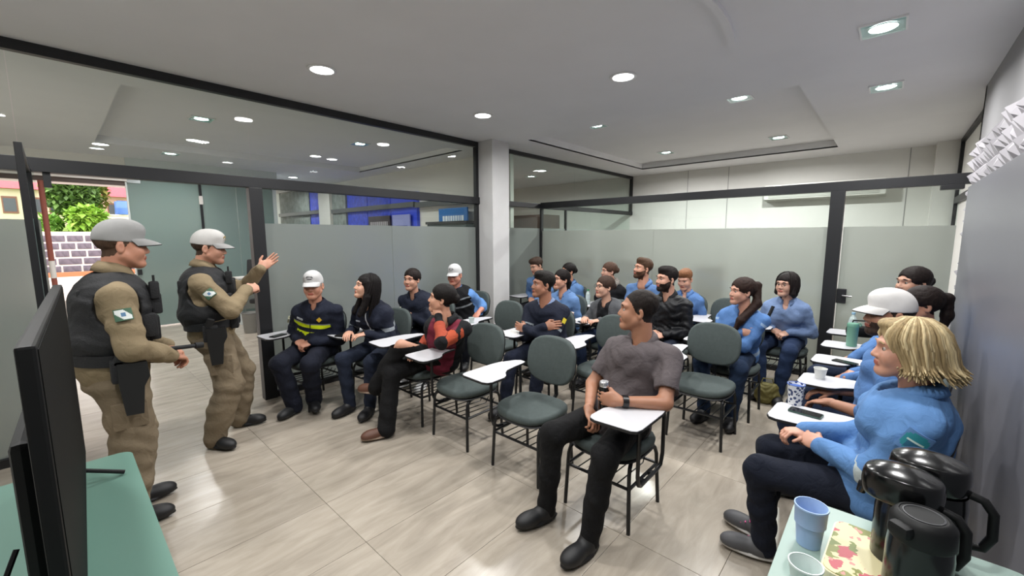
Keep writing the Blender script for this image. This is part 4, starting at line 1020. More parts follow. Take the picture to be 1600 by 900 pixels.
    hv, hq = head_tpl(female, 1.0 if bulk < 1.1 else 1.06); cen = hv[hq].mean(1); mi = np.zeros(len(hq), int)
    lips = (np.abs(cen[:, 2]+.062) < .0105) & (np.abs(cen[:, 0]) < .023) & (cen[:, 1] > .079); mi[lips] = 1
    if beard:
        bd = (cen[:, 2] < -.040+.02*np.clip((.06-cen[:, 1])/.06, 0, 1)*1.6) & (cen[:, 2] > -.125) & (cen[:, 1] > -.005) & ~lips & ~((np.abs(cen[:, 0]) < .030) & (cen[:, 2] > -.047))
        mi[bd] = 2
    hl = np.interp(cen[:, 1], [-.1, -.04, -.012, .012, .04, .06, .085], [-.06, -.05, -.015, .0, .048, .070, .082])
    mi[(cen[:, 2] > hl) & (np.abs(cen[:, 0]) < .0775)] = 3
    hv2 = H+(hv*hs) @ HR.T; parts.append((hv2, hq, mi))
    for sd in (-1, 1):
        pn, fd, ps = HD[sd]
        v, q = hand_tpl(ps); v = v.copy()*(.92 if female else 1.02)
        if sd < 0: v[:, 0] *= -1; q = q[:, ::-1]
        R = frame(fd, -np.array(pn, float)); parts.append((W[sd]+v @ R.T, q, np.zeros(len(q), int)))
    off = 0; av, aq, am = [], [], []
    for v, q, m_ in parts: av.append(v); aq.append(q+off); am.append(m_); off += len(v)
    sk = skin_mat(skin); lipc = tuple(int(int(skin[i:i+2], 16)*k) for i, k in ((1, .86), (3, .66), (5, .66))); lipm = mat('lips'+skin, '#%02x%02x%02x' % lipc, .4)
    obj('body', np_mesh('body', np.concatenate(av), np.concatenate(aq), [sk, lipm, hair_mat(beard or '#2a211c'), hair_mat(hair[1])], np.concatenate(am)), T)
    HM = Matrix([[*(HR[i]*hs), H[i]] for i in range(3)]+[[0, 0, 0, 1]])
    for sx in (-1, 1):
        obj('eye', EYE, T, matrix=HM @ Matrix.Translation((sx*.031, .0695, .003)))
        obj('eyebrow', brow_mesh(hair[1]), T, matrix=HM @ Matrix.Translation((sx*.031, .089, .028)) @ Matrix.Scale(sx, 4, (1, 0, 0)))
    if hair[0]:
        v, q = hair_tpl(hair[0] if not cap else ('undercap' if hair[0] in ('short', 'buzz', 'crop') else hair[0])); obj('hair', np_mesh('hair', v, q, hair_mat(hair[1])), T, matrix=HM)
        if hair[0] in ('blonde', 'long', 'bob'):
            hs2 = hair[2] if len(hair) > 2 else hair[1]; o = obj('hair_strands', hair_strands(hair[0]).mesh('hair_strands', [hair_mat(hair[1]), hair_mat(hs2)], True, 80), T, matrix=HM, kind='stuff')
    if cap:
        cm_ = mat('cap'+cap[0], cap[0], .8, noise=.03, nscale=30)
        if 'cap'+cap[0] not in HAIRS: HAIRS['cap'+cap[0]] = np_mesh('cap', CAP_T[0], CAP_T[1], cm_)
        co_ = obj('cap', HAIRS['cap'+cap[0]], T, matrix=HM @ Matrix.Translation((0, 0, .004)))
        bk_ = 'brim'+cap[1]
        if bk_ not in HAIRS:
            me = np_mesh('brim', BRIM_T[0], BRIM_T[1], [cm_, mat('brim_edge'+cap[1], cap[1], .8)]); mi_ = [0 if (k % 2 == 0 and k < 2*84) else 1 for k in range(len(BRIM_T[1]))]; me.polygons.foreach_set('material_index', mi_); HAIRS[bk_] = me
        obj('brim', HAIRS[bk_], co_)
        MB().lathe([(.0001, .109), (.006, .107), (.008, .103)], 10, (0, -.012, .034)).build('button', cm_, co_, smooth=True)
        if len(cap) > 2:
            lg = MB(); rr = random.Random(3)
            for k in range(7):
                x = -.024+.008*k; zz = .082+(.006 if k % 2 else 0); a = x/.1
                lg.box((x, .0945-1.3*x*x, zz), (.006, .006, .014 if k % 2 else .01), Matrix.Rotation(-.55, 3, 'X'))
            lg.box((0, .101, .068), (.04, .004, .004), Matrix.Rotation(-.3, 3, 'X'))
            lg.build('emblem', mat('emblem'+cap[2], cap[2], .6), co_, kind='stuff')
    # --- trousers
    f = Field((min(lp[:, 0].min(), -.2)-.12, min(lp[:, 1].min(), pel[1]-.15)-.1, .02), (max(lp[:, 0].max(), .2)+.12, lp[:, 1].max()+.14, pel[2]+.16), vox)
    pw = b if b > 1 else 1
    if stand: f.seg(pel+V3(0, 0, .06), pel+V3(0, 0, -.05), V3(1, 0, 0), V3(0, 1, 0), (.165*b, .122*b), (.178*b, .128*b), k=.02)
    else: f.seg(pel+V3(0, -.01, .06), pel+V3(0, .03, -.02), V3(1, 0, 0), V3(0, 1, 0), (.165*b, .125*b), (.185*b, .12*b), k=.02)
    tk = {'slim': (.088, .066, .058, .052), 'wide': (.092, .074, .070, .074), 'cargo': (.102, .094, .092, .076)}[(shirt or {}).get('fit', 'slim')]
    for sd in (-1, 1):
        f.cap(HP[sd], K[sd], tk[0]*pw, tk[1]*pw**.5, k=.04); f.cap(K[sd], K[sd]*.45+AN[sd]*.55, tk[1]*pw**.5, tk[2]*pw**.5, k=.025); f.cap(K[sd]*.45+AN[sd]*.55, AN[sd]+V3(0, 0, -.03), tk[2]*pw**.5, tk[3], k=.02)
    f.wrinkle(.0048 if stand else .0036, seed, 1.0)
    v, q = f.mesh(); obj('trousers', np_mesh('trousers', v, q, cloth('trousers'+pants, pants, rough=.9)), T)
    # --- shoes
    for sd, nm in ((1, 'R'), (-1, 'L')):
        fd = np.array((foot or {}).get(nm, (sd*.18, 1, 0)), float); R = frame(fd, (0, 0, 1)); kind = shoe_kind
        v, q = shoe_tpl(kind); key = 'shoe'+kind+shoes+str(sole)
        if key not in HAIRS:
            cz = v[q].mean(1)[:, 2]; HAIRS[key] = np_mesh('shoe', v, q, [mat('shoe'+shoes, shoes, .55), mat('sole'+str(sole or shoes), sole or '#0e0e10', .6)], (cz < .018).astype(int))
        p = AN[sd]+R @ V3(0, .02, -.085); 
        obj('shoe', HAIRS[key], T, matrix=Matrix([[*R[i], p[i]] for i in range(3)]+[[0, 0, 0, 1]]))
    # --- shirt or jacket
    sh = shirt or {}; g = sh.get('g', .012)
    f = Field(lo, hi, vox); torso(f, g, low=True)
    if not stand: f.seg(pel+V3(0, .01, .05), pel+V3(0, .03, .0), V3(1, 0, 0), V3(0, 1, 0), (.172*b+g, .130*b+g), (.178*b+g, .13*b+g), k=.03)
    else: f.seg(pel+V3(0, 0, .08), pel+V3(0, 0, .02), V3(1, 0, 0), V3(0, 1, 0), (.165*b+g, .122*b+g), (.172*b+g, .128*b+g), k=.03)
    sr = sh.get('sr', 1.0)*ar*(.6+.4*b)
    for sd in (-1, 1):
        if sleeve == 'long':
            f.cap(S[sd], E[sd], .058*sr+g*.4, .053*sr+g*.3, k=.025); wq = W[sd]+unit(E[sd]-W[sd])*.005; f.cap(E[sd], wq, .053*sr+g*.3, .036*sr+g*.3, k=.02)
        elif sleeve == 'mid':
            f.cap(S[sd], E[sd], .062*sr+g*.4, .056*sr+g*.3, k=.025); f.cap(E[sd], E[sd]*.75+W[sd]*.25, .055*sr+g*.3, .05*sr+g*.3, k=.02)
        elif sleeve == 'short':
            f.cap(S[sd], S[sd]*.30+E[sd]*.70, .060*sr+g*.5, .060*sr+g*.5, k=.025)
    f.wrinkle(sh.get('wr', .0046), seed+.5, sh.get('wf', 1.0))
    if sleeve == 'short':
        for sd in (-1, 1):
            d = unit(E[sd]-S[sd]); p0 = S[sd]*.34+E[sd]*.66
            # flat hem: carve everything past p0 around the arm
            f.cap(p0+d*.10, p0+d*.25, .099, .099, k=0, mode='s')
    f.cap(nb+V3(0, .0, -.01)+unit(H-nb)*.03, H, .060 if not female else .054, .064, k=.006, mode='s')
    vd = sh.get('v', .02 if sh.get('name') != 'jacket' else .0)
    f.ell(nb+fwc*.075+V3(0, 0, -.012-vd*.3), (.026, .05, .03+vd), k=.004, mode='s')
    v, q = f.mesh()
    # body coordinates for the cloth shader
    ax_ = nb-pel; zz = ((v-pel)@ax_)/(ax_@ax_); cen_ = pel+np.clip(zz, 0, 1)[:, None]*ax_; tl = np.stack([(v-cen_)@rt, (v-cen_)@fwc, zz], 1)
    al = np.zeros((len(v), 3)); al[:, 0] = -1; td = np.abs(tl[:, 0])-.165*b; best = np.full(len(v), .060*sr+g*.4+.014)
    def segd(p, a, bb):
        ab = bb-a; t = np.clip(((p-a)@ab)/(ab@ab), 0, 1); return np.linalg.norm(p-a-t[:, None]*ab, axis=1), t
    for sd in (-1, 1):
        for base, (a, bb) in ((0, (S[sd], E[sd])), (1, (E[sd], W[sd]))):
            d, t = segd(v, a, bb); ok = (d < best) & ((base == 1) | ((tl[:, 0]*sd > .150*b) | (t > .5))); al[ok, 0] = base+t[ok]; al[ok, 1] = sd; best[ok] = d[ok]
    sm_ = cloth('top%d' % seed, sh.get('col', '#6f94c8'), sh.get('bands', ()), sh.get('rough', .85))
    so = obj(sh.get('name', 'shirt'), np_mesh('shirt', v, q, sm_, attrs=dict(tl=tl, al=al)), T)
    # collar: turned-down band
    if collar:
        mb = MB(); n = 26; a0 = .42; vs = []; u = unit(H-nb+V3(0, -.02, .0)); cx = nb+u*(.026+sh.get('craise', 0)); X = rt; Y = unit(fwc-u*(fwc@u)); rr = .060 if female else .067; st = sh.get('stand', .0)
        for i in range(n):
            a = a0+(2*PI-2*a0)*i/(n-1); fr = math.cos(a); dirv = X*math.sin(a)+Y*math.cos(a); tip = max(0, fr)**2
            low = cx-u*(.032+.040*tip)+dirv*(rr+.024+.016*tip); topp = cx+u*(.012-.022*max(0, fr)+st)+dirv*(rr+.003); inn = cx-u*(.03+.02*max(0, fr))+dirv*(rr-.002)
            vs += [low, (low+topp)/2+dirv*.006, topp, inn]
        fs = [(i*4+j, (i+1)*4+j, (i+1)*4+j+1, i*4+j+1) for i in range(n-1) for j in range(3)]
        me = bpy.data.meshes.new('collar'); me.from_pydata([tuple(x) for x in vs], [], fs); me.materials.append(cloth('collar%d' % seed, sh.get('collar', sh.get('col', '#6f94c8')))); me.polygons.foreach_set('use_smooth', [True]*len(fs)); me.update()
        o = obj('collar', me, so); md = o.modifiers.new('thickness', 'SOLIDIFY'); md.thickness = .004
    if glasses:
        gl = MB()
        for sx in (-1, 1):
            gl.tube([(sx*.033+.022*math.cos(t), .098, .004+.017*math.sin(t)) for t in [2*PI*k/16 for k in range(16)]], .0016, 5, closed=True); gl.tube([(sx*.055, .098, .008), (sx*.078, .05, .01), (sx*.08, -.01, .006)], .0015, 5)
        gl.tube([(-.011, .1, .006), (0, .103, .008), (.011, .1, .006)], .0016, 5)
        obj('glasses', gl.mesh('glasses', mat('spectacle_frame', '#1a1a1c', .4)), T, matrix=HM)
    ctx = dict(T=T, S=S, E=E, W=W, H=H, HR=HR, HM=HM, nb=nb, che=che, wai=wai, pel=pel, rt=rt, fw=fwc, K=K, AN=AN, HP=HP, shirt=so, b=b, g=g, sr=sr, hs=hs)
    if extra: extra(ctx)
    return T

# ---------------------------------------------------------------- things worn: patches wrapped on a sleeve, tags on the chest
def sleeve_patch(ctx, sd, t, out, w_, l_, mats, layout=None, upper=True, name='patch', rr=None):
    a, bb = (ctx['S'][sd], ctx['E'][sd]) if upper else (ctx['E'][sd], ctx['W'][sd]); ax = unit(bb-a); p = a+(bb-a)*t; o = np.array(out, float); o = unit(o-ax*(o@ax)); tn = np.cross(ax, o)
    r0 = rr or ((.062 if upper else .05)*ctx['sr']+ctx['g']*.4+.009); mb = MB(); n, m = 17, 13
    for lay, dr in ((0, 0), (1, -.012)):
        for i in range(n):
            for j in range(m):
                th = (i/(n-1)-.5)*w_/r0; r = r0+dr; q = p+ax*((j/(m-1)-.5)*l_)+o*(r*math.cos(th))+tn*(r*math.sin(th)); mb.v.append(tuple(q))
    def quad(a_, mi): mb.f.append(a_); mb.mi.append(mi)
    for i in range(n-1):
        for j in range(m-1):
            k = i*m+j; u, v_ = (i+.5)/(n-1), (j+.5)/(m-1); quad((k, k+1, k+m+1, k+m), layout(u, v_) if layout else 0)
    N = n*m
    for i in range(n-1):
        for j in (0, m-1): k = i*m+j; quad((k, k+m, k+m+N, k+N), 0)
    for j in range(m-1):
        for i in (0, n-1): k = i*m+j; quad((k, k+1, k+1+N, k+N), 0)
    return mb.build(name, mats, ctx['T'], smooth=False)
def chest_tag(ctx, x, z, w_, h_, col, name='name_tag', dy=.0, kind=0):
    """small badge on the chest, found by casting towards the garment"""
    sh = ctx['shirt']; o = ctx['pel']+(ctx['nb']-ctx['pel'])*z+ctx['rt']*x+ctx['fw']*.4
    ok, p, n, _ = sh.ray_cast(Vector(o), Vector(-ctx['fw']))
    if not ok: return None
    n = np.array(n); u = unit(ctx['nb']-ctx['pel']); y = unit(u-n*(u@n)); x_ = np.cross(y, n); R = Matrix(np.stack([x_, n, y], 1).tolist())
    mb = MB()
    if kind == 0: mb.box((0, 0, 0), (w_, .008, h_), bev=.002)
    else: mb.box((0, 0, 0), (w_, .008, h_), Matrix.Rotation(PI/4, 3, 'Y'), bev=.002)
    return mb.build(name, mat('tag'+col, col, .6), ctx['T'], matrix=Matrix.Translation(p) @ R.to_4x4())
# ================================================================== the people in the photograph
OFF = (-3.95, .85, 1.45)
NAVY, SKY = '#1d2335', '#6f93c6'
GS = 'seated audience'
SILVER = '#8c9399'
F_ = FACE_FRONT
# ---- the two officers
M_vest = mat('black_nylon', '#131417', .75, noise=.15, nscale=20, bump=.3, bscale=120)
def flag_layout(u, v):
    if u < .08 or u > .92 or v < .08 or v > .92: return 0
    if (u-.5)**2*1.4+(v-.5)**2 < .028: return 2
    return 1 if abs((u-.5)*.7-(v-.5)*.55) < .24 else 0
M_flag = [mat('patch_green', '#3d5f49', .7), mat('patch_white', '#d5dad8', .7), mat('patch_blue', '#54789a', .7)]
def officer_kit(main):
    def kit(c):
        T, b = c['T'], c['b']; rt, fw, che, wai, nb, pel, S = (c[k] for k in ('rt', 'fw', 'che', 'wai', 'nb', 'pel', 'S')); up = V3(0, 0, 1)
        f = Field(np.min([pel, nb], 0)-.36, np.max([pel, nb], 0)+.36, .0095); g = .038
        f.seg(wai-up*.05, che, rt, fw, (.155*b+g, .118*b+g), (.165*b+g, .118*b+g), k=0); f.seg(che, nb-up*.085, rt, fw, (.165*b+g, .118*b+g), (.12+g, .085+g), k=.03)
        f.ell(wai-up*.03, (.165*b+g, .128*b+g, .10), k=.04)
        for sd in (-1, 1): f.cap(nb+rt*sd*.095-up*.015+fw*.02, nb+rt*sd*.10-up*.12-fw*.05, .040, .045, k=.02); f.cap(nb+rt*sd*.095-up*.015+fw*.02, nb+rt*sd*.105-up*.14+fw*.07, .040, .045, k=.02)
        for sd in (-1, 1): f.ell(S[sd]+rt*sd*.02-up*.06, (.075, .095, .115), k=.01, mode='s')
        f.cap(nb-up*.05, c['H'], .075, .08, k=.006, mode='s'); f.ell(nb+fw*.10-up*.03, (.05, .06, .06), k=.01, mode='s')
        f.wrinkle(.0018, 3 if main else 9, 1.6)
        v, q = f.mesh(); ve = obj('tactical_vest', np_mesh('tactical_vest', v, q, M_vest), T)
        def pouch(p, d, nm='pouch', R=None, bev=.014, m=None): return MB().box(Vector(p), d, R, bev=bev).build(nm, m or M_vest, ve, smooth=True)
        fr = .118*b+g-.022
        for x in (-.09, 0, .09): pouch(wai+fw*(fr+.03)+rt*x+up*.03, (.078, .06, .14))
        for x in (-.08, .06): pouch(che+fw*(fr+.025)+rt*x-up*.02, (.085, .05, .12))
        pouch(wai+fw*(fr+.01)+rt*.13+up*.05, (.08, .07, .13)); pouch(che+fw*(fr+.02)+rt*.10+up*.06, (.05, .045, .10), 'radio')
        MB().tube([tuple(che+fw*(fr+.02)+rt*.11+up*.1), tuple(che+fw*(fr+.02)+rt*.113+up*.145)], .006, 8).build('radio_antenna', M_vest, ve)
        pouch(nb+rt*.02-up*.11-fw*.13, (.2, .05, .10))
        # belt with holster on the right hip
        bl = MB(); vs = []; n = 40
        for zz, dr in ((.03, 0), (.03, .012), (-.03, .012), (-.03, 0)):
            for k in range(n):
                a = 2*PI*k/n; vs.append(pel+up*(.065+zz)+rt*math.cos(a)*(.182*b+.012+dr)+fw*math.sin(a)*(.138*b+.012+dr))
        bl.add(vs, [(i*n+k, i*n+(k+1) % n, ((i+1) % 4)*n+(k+1) % n, ((i+1) % 4)*n+k) for i in range(4) for k in range(n)])
        be = bl.build('duty_belt', M_vest, T, smooth=True)
        MB().box(Vector(pel+rt*(.20*b+.03)+fw*.02+up*.02), (.05, .10, .13), bev=.015).build('belt_loop', M_vest, be, smooth=True)
        h0 = pel+rt*(.20*b+.04)+fw*.045
        ho = MB(); P = [(-.05, .06), (.07, .06), (.075, -.02), (.05, -.07), (.035, -.22), (-.035, -.22), (-.05, -.05)]
        ho.prism(P, -.025, .025, 0, lambda x, y, z: tuple(h0+fw*x+up*y+rt*z)); ho.build('holster', mat('holster_black', '#0e0f11', .5), be)
        MB().box(Vector(h0+up*.09-fw*.03), (.03, .05, .10), Matrix.Rotation(-.4, 3, 'X'), bev=.01).build('pistol_grip', mat('holster_black', '#0e0f11', .5), be)
        for x, y in ((-.10, .13), (.10, .13), (-.19, .0)): MB().box(Vector(pel+rt*x*b+fw*y*b*1.15+up*.06), (.07, .06, .09), bev=.015).build('belt_pouch', M_vest, be, smooth=True)
        sleeve_patch(c, 1, .40 if main else .42, (1, 0, 0), .075, .062, M_flag, lambda u, v: flag_layout(1-u, v) if main else flag_layout(u, 1-v))
        # cargo pocket flaps
        for sd in (-1, 1):
            p = c['HP'][sd]*.45+c['K'][sd]*.55+V3(sd*.098, 0, 0); MB().box(Vector(p), (.022, .15, .15), bev=.010).build('cargo_pocket', cloth('trousers#8a7b65', '#8a7b65', rough=.9), T, smooth=True)
        if main:
            MB().tube([tuple(pel+fw*.10+rt*.16+up*.09), tuple(pel+fw*.36+rt*.10+up*.085)], [.014, .012], 10).tube([tuple(pel+fw*.36+rt*.10+up*.085), tuple(pel+fw*.40+rt*.09+up*.085)], .019, 10).build('baton', M_vest, be, smooth=True)
        else: c['T']['label'] = c['T']['label']
    return kit
KH = dict(col='#98876a', g=.016, fit='cargo', sr=1.12, wr=.0045, name='shirt', v=.0, craise=.030, stand=.012)
person('standing officer in khaki with black vest and grey cap, nearest the television', (-3.2, .17), 0.0, (-3.19, .265, 1.605), (-3.05, 3, 1.5), skin='#b8836b', hair=('short', '#4a382c'), shirt=KH, pants='#8a7b65', shoes='#121214', shoe_kind='boot', stand=True, cap=('#8e8e8d', '#1b1d22'), bulk=1.12, vox=.0085,
  arms=dict(R=((.11, .235, .965), (0, -.5, -1), (-.5, .7, -.35), 'clasp'), L=((-.08, .245, .98), (0, -.5, -1), (.6, .6, -.35), 'clasp'), pole=((1, -.8, -.3), (-1, -.8, -.3))), legs=dict(R=(.10, -.02, .10), L=(-.13, .03, .10)), extra=officer_kit(True), group=None, twist=.0, foot=dict(R=(.2, 1, 0), L=(-.1, 1, 0)))
person('standing officer in khaki and white cap gesturing with a raised open hand', (-4.0, .80), -.30, (-3.99, .835, 1.565), (-2.6, 4, 1.3), skin='#be8c75', hair=('short', '#3b2d24'), shirt=KH, pants='#8a7b65', shoes='#121214', shoe_kind='boot', stand=True, cap=('#b8b6b3', '#1b1d22', '#a8905a'), bulk=1.10, vox=.0095, lift=-.03,
  arms=dict(R=((.06, .26, 1.225), (-.6, -.3, -.6), (-.5, .8, .2), 'fist'), L=((-.13, .37, 1.385), (.6, .3, .6), (-.1, .8, .6), 'open'), pole=((1, -.2, -.9), (-.6, -.2, -1))), legs=dict(R=(.17, -.03, .10), L=(-.16, .12, .10)), extra=officer_kit(False), foot=dict(R=(.75, .7, 0), L=(.12, 1, 0)))
# ---- front row
def polo(c):
    MB().tube([tuple(c['W'][-1]+unit(c['E'][-1]-c['W'][-1])*d) for d in (.018, .05)], .034, 16).build('wristwatch', mat('watch_black', '#101012', .35), c['T'], smooth=True)
person('man in grey polo shirt holding a black flask, seated at the front', (-1.17, 2.2), F_, (-1.10, 2.33, 1.205), OFF, skin='#a2735a', hair=('buzz', '#1c1613'), beard=None, shirt=dict(col='#665e60', g=.012, name='polo_shirt', fit='slim', v=.03), sleeve='short', pants='#111113', shoes='#141416', vox=.0085, bulk=1.08, group=GS, extra=polo,
  arms=dict(R=((.07, .17, .64), (.2, .2, -1), (-.75, .5, -.5), 'clasp'), L=((-.12, .17, .745), (.2, -1, -.1), (.95, .3, .0), 'hold'), pole=((1, -.4, -.8), (-1, -.3, -.6))), legs=dict(R=(.20, .40, .10), L=(-.12, .45, .10)), foot=dict(R=(.35, 1, 0), L=(.15, 1, 0)))
person('woman in maroon with orange and black jacket sleeves, chin on hand', (-2.96, 2.22), F_, (-2.69, 2.10, 1.145), OFF, skin='#bf8d74', hair=('bun', '#14100f'), female=True, shirt=dict(col='#15161a', bands=(([('tl', 0, -.12, .12), ('tl', 1, .0, 1), ('al', 0, -2, -.5)], '#6b2031'), ([('al', 0, .25, .95), ('al', 1, -2, 2)], '#a4472c'), ([('al', 0, .42, .50)], '#16171b'), ([('al', 0, 1.1, 1.75)], '#9c4530')), g=.016, name='jacket', fit='wide'), pants='#0f0f11', shoes='#5a3a2c', sole='#8a7768', vox=.010, group=GS,
  arms=dict(R=((.05, .15, .66), (0, 0, -1), (-.4, 1, -.1), 'relax'), L=((-.29, .17, 1.005), (.6, -.5, .2), (.35, .0, 1), 'clasp'), pole=((1, -.4, -.8), (-.9, .2, -1))), legs=dict(R=(.02, .50, .10), L=(.27, .43, .38)), knee=dict(R=(.3, 1, .9), L=(.1, .6, 1)), foot=dict(R=(.35, 1, 0), L=(.9, .35, -.05)), twist=.5)
def p3kit(c):
    chest_tag(c, -.085, .76, .036, .036, '#c9a21f', 'diamond_badge', kind=1); chest_tag(c, .10, .79, .07, .018, '#b9bec6', 'name_strip')
    sleeve_patch(c, 1, .42, (1, .4, 0), .05, .05, [mat('patch_pale', '#a8a88e', .7)])
YB_ = '#cfe21a'
person('man in navy jacket with yellow reflective bands and white cap', (-4.2, 1.66), F_+.72, (-4.06, 1.64, 1.185), (-1.4, -.5, 1.2), skin='#ba856e', hair=('short', '#8a8580'), shirt=dict(col=NAVY, g=.022, name='jacket', bands=(([('tl', 2, .44, .52), ('tl', 1, 0, 1), ('tl', 0, -.20, .13), ('al', 0, -2, -.5)], YB_), ([('tl', 2, .60, .67), ('tl', 1, 0, 1), ('tl', 0, -.20, .17), ('al', 0, -2, -.5)], YB_), ([('tl', 2, .41, .435), ('tl', 1, 0, 1), ('al', 0, -2, -.5)], SILVER), ([('tl', 2, .675, .69), ('tl', 1, 0, 1), ('al', 0, -2, -.5)], SILVER), ([('tl', 0, -.012, -.003), ('tl', 1, 0, 1), ('tl', 2, .3, .9)], '#0c0f18')), fit='wide'), pants='#1b1f2e', shoes='#17181b', cap=('#c2c2c2', '#c2c2c2', '#333333'), bulk=1.15, vox=.010, arms='lap', legs=dict(R=(.06, .30, .10), L=(-.08, .20, .12)), foot=dict(R=(.2, 1, 0), L=(-.5, .9, 0)), group=GS, extra=p3kit)
def p4kit(c): chest_tag(c, .09, .75, .05, .014, '#9da6b4', 'name_strip')
person('smiling woman with long dark hair in navy jacket writing on her tablet', (-3.74, 2.13), F_+.45, (-3.70, 1.985, 1.175), OFF, skin='#cd9e86', hair=('long', '#120e0e'), female=True, shirt=dict(col=NAVY, g=.020, name='jacket', bands=(([('tl', 2, .45, .54), ('al', 0, -2, -.5)], SILVER), ([('tl', 0, -.006, .006), ('tl', 1, 0, 1), ('tl', 2, .2, .9)], '#b9bcc4'), ([('al', 0, .55, .68)], SILVER))), pants='#222a3c', arms='write', group=GS, extra=p4kit)
def p5kit(c): sleeve_patch(c, 1, .35, (.8, .8, 0), .05, .05, [mat('patch_round', '#c9ccb4', .7)])
person('woman in navy jacket with crossed arms and dark tied hair', (-3.93, 2.86), F_+.45, (-3.93, 2.66, 1.172), (-2.6, -.6, 1.3), skin='#be8e78', hair=('bun', '#1c1412'), female=True, shirt=dict(col=NAVY, g=.022, name='jacket', bands=(([('al', 0, .55, .68)], SILVER), ([('tl', 2, .45, .53), ('al', 0, -2, -.5)], SILVER))), pants='#1b1f2c', shoes='#c8c8c8', sole='#d0d0d0', arms='cross', bulk=1.05, group=GS, extra=p5kit)
person('man in white cap, blue shirt and black vest holding a paper cup', (-4.12, 3.62), F_+.5, (-4.15, 3.46, 1.15), (-2.6, .3, 1.0), skin='#bf836f', hair=('short', '#6a5a50'), shirt=dict(col='#15171c', g=.022, name='shirt_and_vest', collar=SKY, bands=(([('al', 0, -.2, 2.2)], '#618cc6'), ([('tl', 2, .50, .55), ('tl', 0, -.2, .2), ('al', 0, -2, -.5)], SILVER), ([('tl', 2, .74, .78), ('tl', 1, 0, 1), ('al', 0, -2, -.5)], SILVER))), pants='#1b1f2c', cap=('#c8c8c8', '#c8c8c8', '#333333'), sleeve='mid', bulk=1.12, group=GS,
  arms=dict(R=((.16, .24, .74), (-1, 0, 0), (-.3, 1, .1), 'hold'), L=((-.22, .14, .68), (0, 0, -1), (.2, 1, -.6), 'relax')))
def p8kit(c): sleeve_patch(c, -1, .32, (-1, .5, 0), .04, .05, [mat('patch_yellow', '#c5b22c', .7)], name='yellow_badge')
person('man in navy jacket with crossed arms and yellow sleeve badge', (-2.5, 3.22), F_+.2, (-2.48, 3.17, 1.18), OFF, skin='#9e6e57', hair=('short', '#171311'), shirt=dict(col=NAVY, g=.024, name='jacket', collar='#7f93b8', bands=(([('al', 0, .60, .70)], SILVER), ([('tl', 0, -.02, .02), ('tl', 1, 0, 1), ('tl', 2, .3, .9)], '#141a29'))), pants='#1a2134', arms='cross', bulk=1.08, vox=.010, legs=dict(R=(.16, .50, .10), L=(-.1, .42, .10)), group=GS, extra=p8kit)
# ---- rear rows
def tags(c): chest_tag(c, .085, .74, .07, .018, '#20304f', 'name_strip')
LB = lambda col=SKY, **k: dict(col=col, g=.014, name='shirt', **k)
person('short-haired person in light blue shirt beside the column, looking down', (-4.14, 5.2), F_, (-4.08, 5.05, 1.185), (-4.3, 4.2, .9), skin='#ba8d77', hair=('crop', '#3a2c24'), shirt=LB(), pants='#15161c', arms='lap', group=GS, extra=tags)
person('dark-haired woman in light blue shirt behind the man in navy', (-2.95, 4.16), F_, (-2.90, 4.06, 1.13), OFF, skin='#be8d77', hair=('lowpony', '#16100f'), female=True, shirt=LB('#6d93c8'), pants='#1a2233', arms='lap', group=GS)
person('woman in light blue shirt in the last row, turned to the left', (-3.47, 5.02), F_, (-3.40, 4.93, 1.145), (-4.6, 2.5, 1.3), skin='#b7836a', hair=('bun', '#15100f'), female=True, shirt=LB('#668cc0'), pants='#1a2233', arms='lap', group=GS)
person('smiling woman in grey cardigan over a black top', (-2.3, 4.17), F_, (-2.31, 4.05, 1.09), OFF, skin='#c59983', hair=('bun', '#3a2a22'), female=True, shirt=dict(col='#5d5f63', g=.02, name='cardigan', v=.0, collar='#5d5f63', bands=(([('tl', 0, -.07, .07), ('tl', 1, .0, 1), ('al', 0, -2, -.5)], '#121318'),)), pants='#243452', arms='write', group=GS, collar=False, glasses=True)
def fluff(c):
    f = Field(c['nb']-.2, c['nb']+.2, .008)
    for k in range(14):
        a = 2*PI*k/14; p = c['nb']+V3(.085*math.cos(a), .075*math.sin(a), .0-.03*math.sin(a)); f.cap(p, p+V3(.01, 0, .02), .034, .03, k=.02)
    f.wrinkle(.004, 2, 4.0); v, q = f.mesh(); obj('fluffy_collar', np_mesh('fluffy_collar', v, q, mat('fluff', '#8f8a84', .95, noise=.4, nscale=50)), c['shirt'])
person('woman with tied hair and a fluffy grey collar in the last row', (-2.86, 5.17), F_, (-2.79, 5.0, 1.175), (-4.6, 2.5, 1.3), skin='#bf907b', hair=('bun', '#4a352a'), female=True, shirt=dict(col='#1a1a1e', g=.02, name='jacket'), pants='#15161c', arms='lap', group=GS, collar=False, extra=fluff)
person('bearded man in light blue shirt with his head raised', (-2.27, 5.0), F_, (-2.24, 4.84, 1.245), (-4.6, 1.6, 2.0), skin='#bf8c74', hair=('short', '#4a3527'), beard='#4d3527', shirt=LB('#6b90c6'), pants='#1a2233', arms='cross', bulk=1.05, group=GS, extra=tags)
person('bearded man with dark hair in a black puffer jacket', (-1.71, 4.26), F_, (-1.70, 4.24, 1.20), OFF, skin='#bf907a', hair=('short', '#191412'), beard='#241b17', shirt=dict(col='#15161a', g=.03, wr=.006, wf=1.5, rough=.5, name='puffer_jacket', stand=.02), pants='#1d2537', arms='lap', bulk=1.02, vox=.010, group=GS)
person('reddish-haired woman in light blue shirt looking down', (-1.86, 5.22), F_, (-1.81, 5.08, 1.125), (-1.9, 4.2, .85), skin='#c59580', hair=('crop', '#7a5238'), female=True, shirt=LB('#638cc8'), pants='#1a2233', arms='lap', group=GS)
